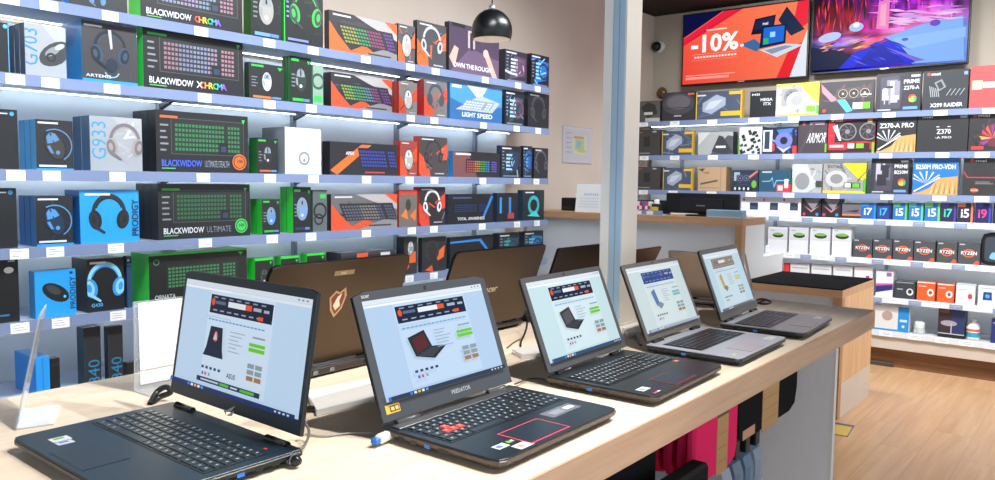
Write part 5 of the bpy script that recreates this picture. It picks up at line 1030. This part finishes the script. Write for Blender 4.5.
    q = MB(); A = Art(q, LM @ Matrix.Translation((-sw/2, sy0, .0006)), sw, shh, step=.0002); page(A, st.get('page', {})); q.build('screen', SCREEN, t)
    q = MB(); q.M = LM; q.C('#050608'); q.add([(.004*math.cos(a*PI/5), lh-mt*.5+.004*math.sin(a*PI/5), .0008) for a in range(10)], [tuple(range(10))]); q.C('#2a3444'); q.add([(.0018*math.cos(a*PI/4), lh-mt*.5+.0018*math.sin(a*PI/4), .001) for a in range(8)], [tuple(range(8))]); q.build('webcam', PLASTIC, t)
    if st.get('word'):
        txt, u, hgt, cc, where = st['word']; q = MB(); A = Art(q, LM @ Matrix.Translation((0, 0, .0007)), 1, 1)
        vs, fs, asp = text_mesh(txt, .02); yy = sy0*.5-hgt/2+ch*.5 if where == 'chin' else lh-mt*.5-hgt/2
        A.t(txt, u*w-asp*hgt/2, yy, hgt, cc); q.build('wordmark', METALV, t)
    if st.get('top'): q = MB(); A = Art(q, LM @ Matrix.Translation((-w/2+.02, lh-mt*.5-.004, .0007)), 1, 1); A.t(st['top'], 0, 0, .006, '#d0d4d8'); q.build('maker_mark', METALV, t)
    if st.get('rog'):
        q = MB(); A = Art(q, LM @ Matrix.Translation((0, 0, .0007)), 1, 1); y = sy0*.5-.002
        y += .002; A.p([(-.018, y-.006), (.018, y+.011), (.006, y-.002)], '#b4bec8'); A.p([(-.006, y-.011), (.017, y+.003), (.012, y-.008)], '#b4bec8'); A.p([(-.018, y-.001), (-.006, y-.010), (-.008, y-.001)], '#b4bec8'); q.build('logo', METALV, t)
    if st.get('ysticker'):
        q = MB(); A = Art(q, LM @ Matrix.Translation((-w/2+.012, sy0-.021, .0007)), .036, .016); A.r(0, 0, 1, 1, '#e0b038'); A.r(.3, .15, .95, .85, '#54401c'); A.r(.38, .3, .6, .7, '#e8c468'); A.r(.68, .3, .88, .7, '#e8c468'); q.build('sticker', CARD, t)
    # back of lid artwork
    BM = LM @ Matrix(((-1, 0, 0, 0), (0, 1, 0, 0), (0, 0, -1, -.0082), (0, 0, 0, 1)))
    if st.get('backart'):
        q = MB(); A = Art(q, BM, 1, 1); st['backart'](A, w, lh); q.build('lid_logo', METALV, t)
    if st.get('rearvent'):
        q = MB(); q.C('#2a2420'); q.box(-w/2+.004, .012, .006, w/2-.004, .034, T-.001, b=.002); q.C('#0d0c0c')
        for k in range(16): q.box(-w/2+.02+k*.005, .0335, .010, -w/2+.022+k*.005, .0348, .018)
        for k in range(16): q.box(w/2-.10+k*.005, .0335, .010, w/2-.098+k*.005, .0348, .018)
        for k, x in enumerate((.03, .06, -.02)): q.C('#7a7c80'); q.box(x, .034, .009, x+.014, .0355, .018)
        q.build('rear_port_bar', PLASTIC, t)
    return t
P1 = dict(x=(.24, .74), kind='book', pic='#1a2840', brand='ASUS', bar=1, bg='#c2dcf6', pg='#d2e6fa')
laptop('black laptop nearest the camera at left, screen facing left with dark blue taskbar', .775, 1.244, R(-90.5), .420, .277, .263, R(80.8),
  dict(page=P1, deck='#142a38', lid='#12202a', bezel='#0f2a38', cut=.012, key='#1c2830', legend='#a8bcc8', rog=1, mt=.017, ms=.010, cb=.046, pad=(-.02, .12, .07), padc='#172733', padedge='#33424e',
       stickers=[(-.15, -.242, .024, .03, '#e8ecf0', '#6cb838'), (-.123, -.242, .018, .026, '#d8dce8', '#4a78d0')], side='#10161b', chin0=.02, km=.026, ks=.012, led=1))
P2 = dict(bg='#b4d0ee', pg='#c2daf4', pic='#242a34', acc='#5a2428', x=(.22, .8), task='#2a3a54')
laptop('dark grey laptop with red-outlined touchpad and red keys, second in the front row', 1.141, 1.011, R(.7), .387, .260, .250, R(69.5),
  dict(page=P2, deck='#182530', lid='#2e3238', bezel='#3b4046', cut=.018, key='#222a32', legend='#b4c4d0', wasd='#d8483c', strip='#6a6c70', word=('PREDATOR', .07, .0085, '#c8ccd0', 'chin'), ysticker=1, top='acer', mt=.019, ms=.019, cb=.04,
       pad=(-.03, .115, .07), padedge='#f0486c', py=.014, padc='#1c2c38', stickers=[(-.15, -.225, .03, .018, '#dfe6ee', '#4a88d0'), (-.117, -.221, .022, .016, '#28401c', '#78c832'), (-.125, -.252, .038, .022, '#eceef0', '#e0a8a0'), (.055, -.196, .10, .034, '#6a6c7c', '#8c90a0')], side='#54493f', ff=.02, hinge='#4a4c50', km=.022))
P3 = dict(bg='#c8e2ea', pg='#d6eaf2', pic='#3a3c40', acc='#55585c', x=(.24, .82), task='#30507c')
laptop('black laptop with thin red touchpad edge, third from left in the front row', 1.637, 1.001, R(1.7), .378, .262, .235, R(67.9),
  dict(page=P3, deck='#1c2228', lid='#2c2e32', bezel='#45474a', key='#1e2126', legend='#c0c8d0', mt=.014, ms=.017, cb=.026, pad=(-.01, .108, .064), padedge='#c03c44', padc='#1a2c3c', word=('NITRO', -.02, .0045, '#70747a', 'chin') if False else None,
       stickers=[(-.165, -.22, .036, .02, '#d8e8f0', '#78c850'), (.14, -.16, .018, .012, '#e8583c', '#f08060'), (-.17, -.25, .04, .012, '#28242a', '#d84848')], side='#4e443c', hinge='#1a1b1e', km=.022))
P4 = dict(bg='#cfe0e4', pg='#dae8ea', head='#24468c', search='#3458a0', btn='#7c6498', word='HP' if False else None, kind='phone', pic='#5c7cae', acc='#8090a8', green='#70b8c0', x=(.22, .8), task='#a8b4cc')
laptop('silver laptop with black keyboard, fourth from left in the front row', 2.107, .997, R(.8), .372, .258, .230, R(66.9),
  dict(page=P4, deck='#a4a8b6', lid='#4a443e', bezel='#5d5a56', key='#20242c', well='#181c22', legend='#6c7480', mt=.013, ms=.016, cb=.026, pad=(-.03, .105, .066), padedge='#8a8890', padc='#a8a0ac',
       stickers=[(-.165, -.235, .026, .018, '#a8c878', '#c8e098'), (.11, -.235, .05, .024, '#e0e8dc', '#c8d8b0')], side='#26282e', km=.03))
P5 = dict(bg='#bfdcea', pg='#cfe4ee', head='#8c7860', search='#e8ecf0', btn='#a89070', kind='phone', pic='#c0ac60', acc='#8c8068', green='#c8c858', x=(.16, .78), task='#6a6c68')
laptop('silver laptop with light hinge strip at the right end of the front row', 2.563, .980, R(3.1), .372, .250, .243, R(68.9),
  dict(page=P5, deck='#86858c', lid='#3c3a38', bezel='#55534f', key='#1c1e24', well='#16181c', legend='#5c6068', strip='#e8eaec', mt=.016, ms=.017, cb=.032, pad=(-.02, .105, .066), padedge='#7c7880', padc='#8c848c', ff=.024,
       stickers=[(.1, -.225, .05, .024, '#c8cccc', '#b0b8b0')], side='#1c1c20', km=.025))
# back row, lids turned towards the camera
def msi_back(A, w, lh):
    y = lh*.86; A.r(-.03, y, .03, y+.012, '#b39878'); A.t('msi', -.01, y+.002, .008, '#e8d8c0')
    A.p([(-.028, lh*.66), (-.012, lh*.72), (.0, lh*.70), (.016, lh*.74), (.024, lh*.66), (.018, lh*.54), (.0, lh*.46), (-.018, lh*.54)], '#c8a888'); A.p([(-.022, lh*.65), (-.01, lh*.7), (.0, lh*.68), (.013, lh*.71), (.018, lh*.65), (.013, lh*.55), (.0, lh*.49), (-.013, lh*.55)], '#8a4e3c')
    A.p([(-.012, lh*.58), (-.004, lh*.66), (.008, lh*.69), (.004, lh*.62), (.01, lh*.57), (-.002, lh*.53)], '#f0e8dc')
def acer_back(A, w, lh): A.t('acer', -.03, lh*.46, .016, '#d8ccb8', fit=.055)
def plain_logo(A, w, lh): A.e(0, lh*.55, .012, .012, '#8a7c70')
bk = dict(lid='#6e5a47', bezel='#1c1c1e', lidmetal=1, deck='#1c1d20', side='#3a3029', cf=.01)
P0 = dict(bg='#c4dcf4')
laptop('brown-grey laptop seen from behind with dragon shield emblem, left end of the back row', 1.183, 1.495, PI+R(1), .425, .29, .278, R(70), dict(bk, page=P0, backart=msi_back, rearvent=1, cf=.022, lid='#57483a', hinge='#2a2420'))
laptop('brown-grey laptop seen from behind reading acer, second in the back row', 1.80, 1.515, PI+R(-1), .425, .27, .268, R(69), dict(bk, page=P0, backart=acer_back, cf=.02, lid='#5c4c3e'))
laptop('dark brown laptop seen from behind, just left of the white post', 2.265, 1.50, PI, .38, .26, .246, R(70), dict(bk, page=P0, lid='#453932', cf=.008, backart=plain_logo))
laptop('small reddish brown laptop seen from behind, just right of the white post', 2.665, 1.52, PI+R(2), .33, .22, .215, R(64), dict(bk, page=P0, lid='#694c3e', cf=.006, km=.015, backart=plain_logo))
laptop('small beige-backed laptop turned sideways behind the right end of the front row', 2.845, 1.235, R(90), .25, .17, .200, R(68), dict(bk, page=P0, lid='#cabbb0', side='#d8d8d8', cf=.008, km=.012, pad=(0, .08, .04), mt=.012, cb=.02))
# ------------------------------------------------------------------ desk accessories
def cable(label, pts, r=.0022, c='#1a1b1d', name='cable'):
    # smooth catmull-rom
    P = [Vector(p) for p in pts]; out = []
    for i in range(len(P)-1):
        a = P[max(i-1, 0)]; b = P[i]; d = P[i+1]; e = P[min(i+2, len(P)-1)]
        for k in range(6):
            t = k/6; out.append(.5*((2*b)+(d-a)*t+(2*a-5*b+4*d-e)*t*t+(3*b-a-3*d+e)*t**3))
    out.append(P[-1]); q = MB(); q.C(c); q.tube([p-P[0] for p in out], r, 8)
    return tag(q.build(name, PLASTIC, None, P[0]), label, 'cable')
def D(x, y, z=0.003): v = onz(x, y, DZ+z); return (v.x, v.y, v.z)
cable('thin light grey cable lying between the leftmost laptop and the white plug', [D(305, 434), D(325, 436), D(350, 433), D(372, 433)], .002, '#a0a29c')
cable('grey cable loop rising from the black cylinder connector', [D(294, 453, .006), D(304, 446, .012), D(309, 433, .02), D(306, 424, .03), D(303, 421, .04)], .0025, '#6a6660')
cable('black cable on the white card behind the second laptop', [D(345, 396), D(346, 386), D(356, 382), D(372, 383), D(392, 384), D(410, 375)], .0022)
cable('thin dark cable between the second and third laptops', [D(515, 384, .01), D(530, 379), D(542, 379), D(553, 381, .008)], .0018, '#4a4640')
cable('black cable dropping behind the third laptop to the desk', [D(528, 316, .05), D(526, 330, .02), D(521, 342, .004), D(522, 349), D(531, 352)], .003)
cable('thin dark cable curving on the desk by the second laptop', [D(507, 348), D(513, 343), D(520, 339)], .002, '#5a5046')
cable('black cable coming from the hinge of the fourth laptop', [D(632, 331), D(637, 338), D(641, 345)], .003)
cable('thin dark cable in the air between the two silver laptops', [D(690, 295, .02), D(697, 289, .03), D(704, 287, .03), D(712, 288, .02)], .002, '#3a3230')
cable('second thin cable lying between the two silver laptops', [D(692, 303), D(703, 302), D(712, 306), D(720, 318)], .002, '#4a4038')
cable('black cable bundle behind the hinge of the leftmost laptop', [D(150, 404), D(157, 392, .02), D(166, 387, .03), D(171, 392, .02), D(160, 397, .01), D(152, 403)], .006)
cable('tangled black cable at the right end of the desk', [D(757, 300), D(763, 299, .012), D(771, 302), D(765, 304), D(758, 303), D(766, 300, .01)], .004)
# usb plug
a = Vector(D(396, 432, .012)); b = Vector(D(378, 443, .006)); q = MB(); dirv = (b-a); L_ = dirv.length; 
pl = empty('security_plug', a, math.atan2(dirv.y, dirv.x)); tag(pl, 'white and blue plug tethered to the left side of the second laptop', 'plug')
q = MB(); q.C('#e6e4e0'); q.box(0, -.009, -.008, L_, .009, .008, b=.004); q.build('body', PLASTIC, pl)
q = MB(); q.C('#2a78d0'); q.box(L_, -.007, -.006, L_+.012, .007, .005, b=.002); q.build('tip', PLASTIC, pl)
q = MB(); q.C('#d8d8d4'); q.tube([(-.008, 0, 0), (.004, 0, 0)], .009, 12); q.build('collar', PLASTIC, pl)
# black coil connector
a = Vector(D(283, 456, .012)); b = Vector(D(300, 464, .009)); dirv = b-a
lk = empty('cable_lock', a, math.atan2(dirv.y, dirv.x)); tag(lk, 'black ribbed cylinder lock at the corner of the leftmost laptop', 'lock')
q = MB(); q.C('#141518'); q.M = Matrix.Rotation(PI/2, 4, 'Y'); q.lathe([(0, 0), (.007, 0), (.009, .004), (.009, .036), (.006, .042), (0, .042)], 18); q.build('barrel', PLASTIC, lk)
for k in range(4): q = MB(); q.C('#a8acb0'); q.M = Matrix.Rotation(PI/2, 4, 'Y'); q.lathe([(.0092, .006+k*.007), (.0102, .008+k*.007), (.0092, .010+k*.007)], 18); q.build('ring', METALV, lk)
# acrylic holders and cards
def poly_obj(name, label, cat, verts, faces, m, parts=None):
    o = Vector(verts[0]); q = MB(); q.add([tuple(Vector(v)-o) for v in verts], faces); r = q.build(name, m, None, o)
    if label: tag(r, label, cat)
    return r
def slab(q, P, t):
    # thin sheet: P four corners, thickness vector t
    P = [Vector(p) for p in P]; t = Vector(t); v = [tuple(p) for p in P]+[tuple(p+t) for p in P]
    q.add(v, [(0, 3, 2, 1), (4, 5, 6, 7), (0, 1, 5, 4), (1, 2, 6, 5), (2, 3, 7, 6), (3, 0, 4, 7)])
ah = empty('sign_holder', (.545, 1.57, DZ)); tag(ah, 'empty clear acrylic stand tilted behind the front corner of the leftmost laptop', 'sign holder')
q = MB(); slab(q, [(0, 0, .003), (.06, .125, .003), (.14, .21, .195), (.08, .085, .195)], (.003, -.0015, 0)); q.build('sheet', CLEAR, ah)
q = MB(); slab(q, [(0, 0, 0), (.06, .125, 0), (.12, .10, 0), (.06, -.02, 0)], (0, 0, .003)); q.build('foot', CLEAR, ah)
ah = empty('sign_holder', (.815, 1.66, DZ)); tag(ah, 'clear acrylic stand with blank white card behind the leftmost laptop', 'sign holder')
q = MB(); slab(q, [(0, 0, .003), (.135, 0, .003), (.135, .02, .195), (0.012, .02, .195)], (0, .003, 0)); q.build('sheet', CLEAR, ah)
q = MB(); slab(q, [(0, -.06, 0), (.135, -.06, 0), (.135, .0, 0), (0, 0, 0)], (0, 0, .003)); q.build('foot', CLEAR, ah)
q = MB(); q.C('#f3f1ee'); slab(q, [(.012, -.002, .014), (.133, -.002, .014), (.133, .0175, .192), (.02, .0175, .192)], (0, .0012, 0)); q.C('#d8d5d0'); q.box(.014, -.0006, .045, .133, .001, .0465); q.build('card', CARD, ah)
for (pp, lb) in [([(306, 396), (372, 383), (377, 401), (317, 416)], 'blank white card flat on the desk between the first two laptops'), ([(512, 353), (541, 347), (547, 357), (522, 359)], 'blank white card flat on the desk left of the third laptop'), ([(622, 331), (646, 327), (652, 334), (628, 337)], 'small white card on the desk by the foot of the post')]:
    P = [onz(x, y, DZ+.001) for x, y in pp]; o = P[0]; cc = sum(((p-o) for p in P), Vector())/4
    q = MB(); q.C('#f8f7f4'); qq = [p-o for p in P]; qq.reverse(); slab(q, qq, (0, 0, .012)); tag(q.build('price_card', CARD, None, o), lb, 'card')
q = MB(); q.C('#141416'); q.prism(chamfer([(0, 0), (.05, .005), (.045, .016), (0, .02)], .003), 0, .01, .002); v = D(303, 412, .0)
tag(q.build('plug', PLASTIC, None, (v[0]-.01, v[1], DZ+.0005), (0, 0, -.9)), 'small black plug beside the blank white card', 'plug')
v = onz(752, 287, DZ); ah = empty('sign_holder', (v.x, v.y, DZ)); tag(ah, 'narrow clear stand with beige edge behind the rightmost laptop', 'sign holder')
q = MB(); slab(q, [(0, 0, 0), (.12, .06, 0), (.10, .09, .15), (-.02, .03, .15)], (.003, -.002, 0)); q.build('sheet', CLEAR, ah)
q = MB(); q.C('#c4ac88'); q.tube([(0, 0, .0), (-.02, .03, .15)], .0035, 8); q.build('edge_strip', PLASTIC, ah)
# ------------------------------------------------------------------ under the desk
def sleeve(x0, x1, y, z0, z1, c, label, group, band=None, rr=.05, th=.024):
    t = empty('laptop_sleeve', (x0, y, z0)); tag(t, label, 'sleeve', group); w = x1-x0; h = z1-z0
    q = MB(); q.M = Matrix(((1, 0, 0, 0), (0, 0, -1, th), (0, 1, 0, 0), (0, 0, 0, 1))); q.C(c); q.prism(chamfer([(0, 0), (w, 0), (w, h), (0, h)], [rr, rr, .01, .01]), 0, th, .007); q.build('pouch', FABRIC, t)
    if band:
        q = MB(); q.M = Matrix(((1, 0, 0, 0), (0, 0, -1, 0), (0, 1, 0, 0), (0, 0, 0, 1))); q.C('#c39662'); q.prism([(band[0]*w, -.002), (band[1]*w, -.002), (band[1]*w, h-.002), (band[0]*w, h-.002)], 0, .0015)
        q.C('#3a2c26'); q.prism([(band[0]*w, h*.74), (band[1]*w, h*.74), (band[1]*w, h*.9), (band[0]*w, h*.9)], .0015, .002); q.C('#a87c4c')
        for k in range(3): q.prism([(band[0]*w+.008, h*(.15+k*.18)), (band[1]*w-.008, h*(.15+k*.18)), (band[1]*w-.008, h*(.16+k*.18)), (band[0]*w+.008, h*(.16+k*.18))], .0015, .002)
        q.build('kraft_band', CARD, t)
        q = MB(); q.M = Matrix(((1, 0, 0, 0), (0, 0, -1, 0), (0, 1, 0, 0), (0, 0, 0, 1))); q.C('#d0a080' if c[1] in '01' else '#d89878'); q.prism([(w*.08, h*.05), (w*.26, h*.05), (w*.26, h*.2), (w*.08, h*.2)], 0, .001); q.build('size_tag', CARD, t)
    return t
ZT = DZ-.068
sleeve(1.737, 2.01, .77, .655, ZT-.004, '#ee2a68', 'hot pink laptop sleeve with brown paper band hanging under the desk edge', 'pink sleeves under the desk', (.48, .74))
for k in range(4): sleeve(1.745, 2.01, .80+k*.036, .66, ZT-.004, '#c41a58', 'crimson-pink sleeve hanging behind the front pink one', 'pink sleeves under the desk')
sleeve(2.045, 2.55, .785, .678, ZT-.004, '#0d0e12', 'black laptop sleeve with brown paper band beside the white end panel', 'black sleeves under the desk', (.37, .64), .07)
sleeve(2.045, 2.55, .812, .678, ZT-.004, '#0d0e12', 'black sleeve hanging behind the banded black one', 'black sleeves under the desk', None, .07)
sleeve(1.28, 1.70, .716, .52, .752, '#0b0c0f', 'large plain black sleeve in front of the pink ones at the picture bottom', 'black sleeves under the desk', None, .09, .045)
sleeve(1.26, 1.62, .81, .56, .80, '#101014', 'second plain black sleeve tucked up under the desk', 'black sleeves under the desk', None, .06, .04)
sleeve(1.18, 1.30, .76, .60, .775, '#c42038', 'red pouch hanging under the desk near the picture bottom', None, None, .02, .03)
# rod with hanging cases
rd = empty('hook_rail', (2.10, .885, .675)); tag(rd, 'thin chrome rail under the black sleeves carrying four grey packs', 'rail')
q = MB(); q.C('#c8ccd0'); q.tube([(0, 0, 0), (.55, 0, 0)], .004, 8); q.tube([(0, 0, 0), (0, .38, 0)], .004, 8); q.tube([(.55, 0, 0), (.55, .38, 0)], .004, 8); q.build('rod', METALV, rd)
for k in range(4):
    x = 2.18+k*.085; t = empty('hanging_case', (x, .86, .435)); tag(t, ['slate-blue pack hanging furthest left on the chrome rail', 'slate-blue pack hanging second from left on the chrome rail', 'slate-blue pack hanging second from right on the chrome rail', 'slate-blue pack hanging nearest the white end panel'][k], 'case', 'packs on the chrome rail')
    q = MB(); q.C(['#a8b4c4', '#7488a0', '#6c8aa4', '#98a8b8'][k]); q.M = Matrix(((0, 0, 1, 0), (1, 0, 0, 0), (0, 1, 0, 0), (0, 0, 0, 1))); q.prism(chamfer([(0, 0), (.11, 0), (.11, .13), (0, .13)], [.02, .02, .05, .05]), 0, .05, .012); q.build('pouch', PLASTIC, t)
    q = MB(); q.C('#17181a'); q.box(.008, .015, .122, .042, .095, .18, b=.003); q.tube([(.025, .035, .175), (.025, .025, .225), (.025, .035, .238), (.025, .05, .228)], .003, 6); q.build('hook', PLASTIC, t)
# floor sticker and doormat edge
q = MB(); v = onz(837, 430, 0.0); q.C('#3a4a80'); q.box(-.12, -.09, 0, .12, .1, .0015); q.C('#d8b848'); q.box(-.115, -.085, .0015, .08, .05, .0022)
tag(q.build('floor_sticker', CARD, None, (v.x+.02, v.y+.02, .0008), (0, 0, .1)), 'yellow and blue sticker on the floor by the desk end', 'sticker')
v = onz(885, 361, 0); q = MB(); q.C('#4a4238'); q.box(-.15, -.1, 0, .12, .3, .03, b=.004); q.C('#2c2822'); q.box(-.13, -.08, .03, .1, .28, .032)
tag(q.build('floor_mat', MATTE, None, (v.x-.05, v.y-.0, 0.0005)), 'small dark flat box on the floor against the shelving base', 'box')
# ------------------------------------------------------------------ light
def area(name, loc, size, power, c=(1, 1, 1), tgt=None, sy=None):
    l = bpy.data.lights.new(name, 'AREA'); l.energy = power; l.color = c; l.size = size
    if sy: l.shape = 'RECTANGLE'; l.size_y = sy
    o = bpy.data.objects.new(name, l); col.objects.link(o); o.location = loc
    d = (Vector(tgt)-Vector(loc)) if tgt else Vector((0, 0, -1)); o.rotation_euler = d.to_track_quat('-Z', 'Y').to_euler(); return o
def spot(name, loc, tgt, power, ang=60, r=.03, c=(1, .96, .9)):
    l = bpy.data.lights.new(name, 'SPOT'); l.energy = power; l.spot_size = R(ang); l.spot_blend = .6; l.shadow_soft_size = r; l.color = c
    o = bpy.data.objects.new(name, l); col.objects.link(o); o.location = loc; o.rotation_euler = (Vector(tgt)-Vector(loc)).to_track_quat('-Z', 'Y').to_euler(); return o
spot('track_spot', (1.24, .39, 2.9), (1.1, 1.15, .93), 185, 75, .025)
spot('track_spot', (1.75, -.2, 2.9), (.7, 1.45, .93), 170, 55, .025)
spot('track_spot', (2.7, .3, 2.9), (1.9, 1.1, .93), 90, 65, .03)
spot('track_spot', (4.6, -.6, 2.85), (5.4, .4, 0), 220, 80)
for x in (1.0, 2.4, 3.9): area('added_wall_fill', (x, 2.0, 2.95), .9, 27, (.93, .97, 1), (x, 3.4, 1.2), .3).data.spread = R(110)  # unseen area lights added to brighten the left shelves
for y in (.3, 2.0): area('added_wall_fill', (5.2, y, 2.95), .9, 42, (.96, .98, 1), (6.8, y, 1.0), .3).data.spread = R(120)  # further added lights, aimed at the back shelves
w = bpy.data.worlds.new('world'); bpy.context.scene.world = w; w.use_nodes = True
bg = w.node_tree.nodes['Background']; bg.inputs[0].default_value = (.82, .9, 1, 1); bg.inputs[1].default_value = 1.4
sc = bpy.context.scene; sc.view_settings.view_transform = 'Standard'; sc.view_settings.look = 'None'; sc.view_settings.exposure = 0.0
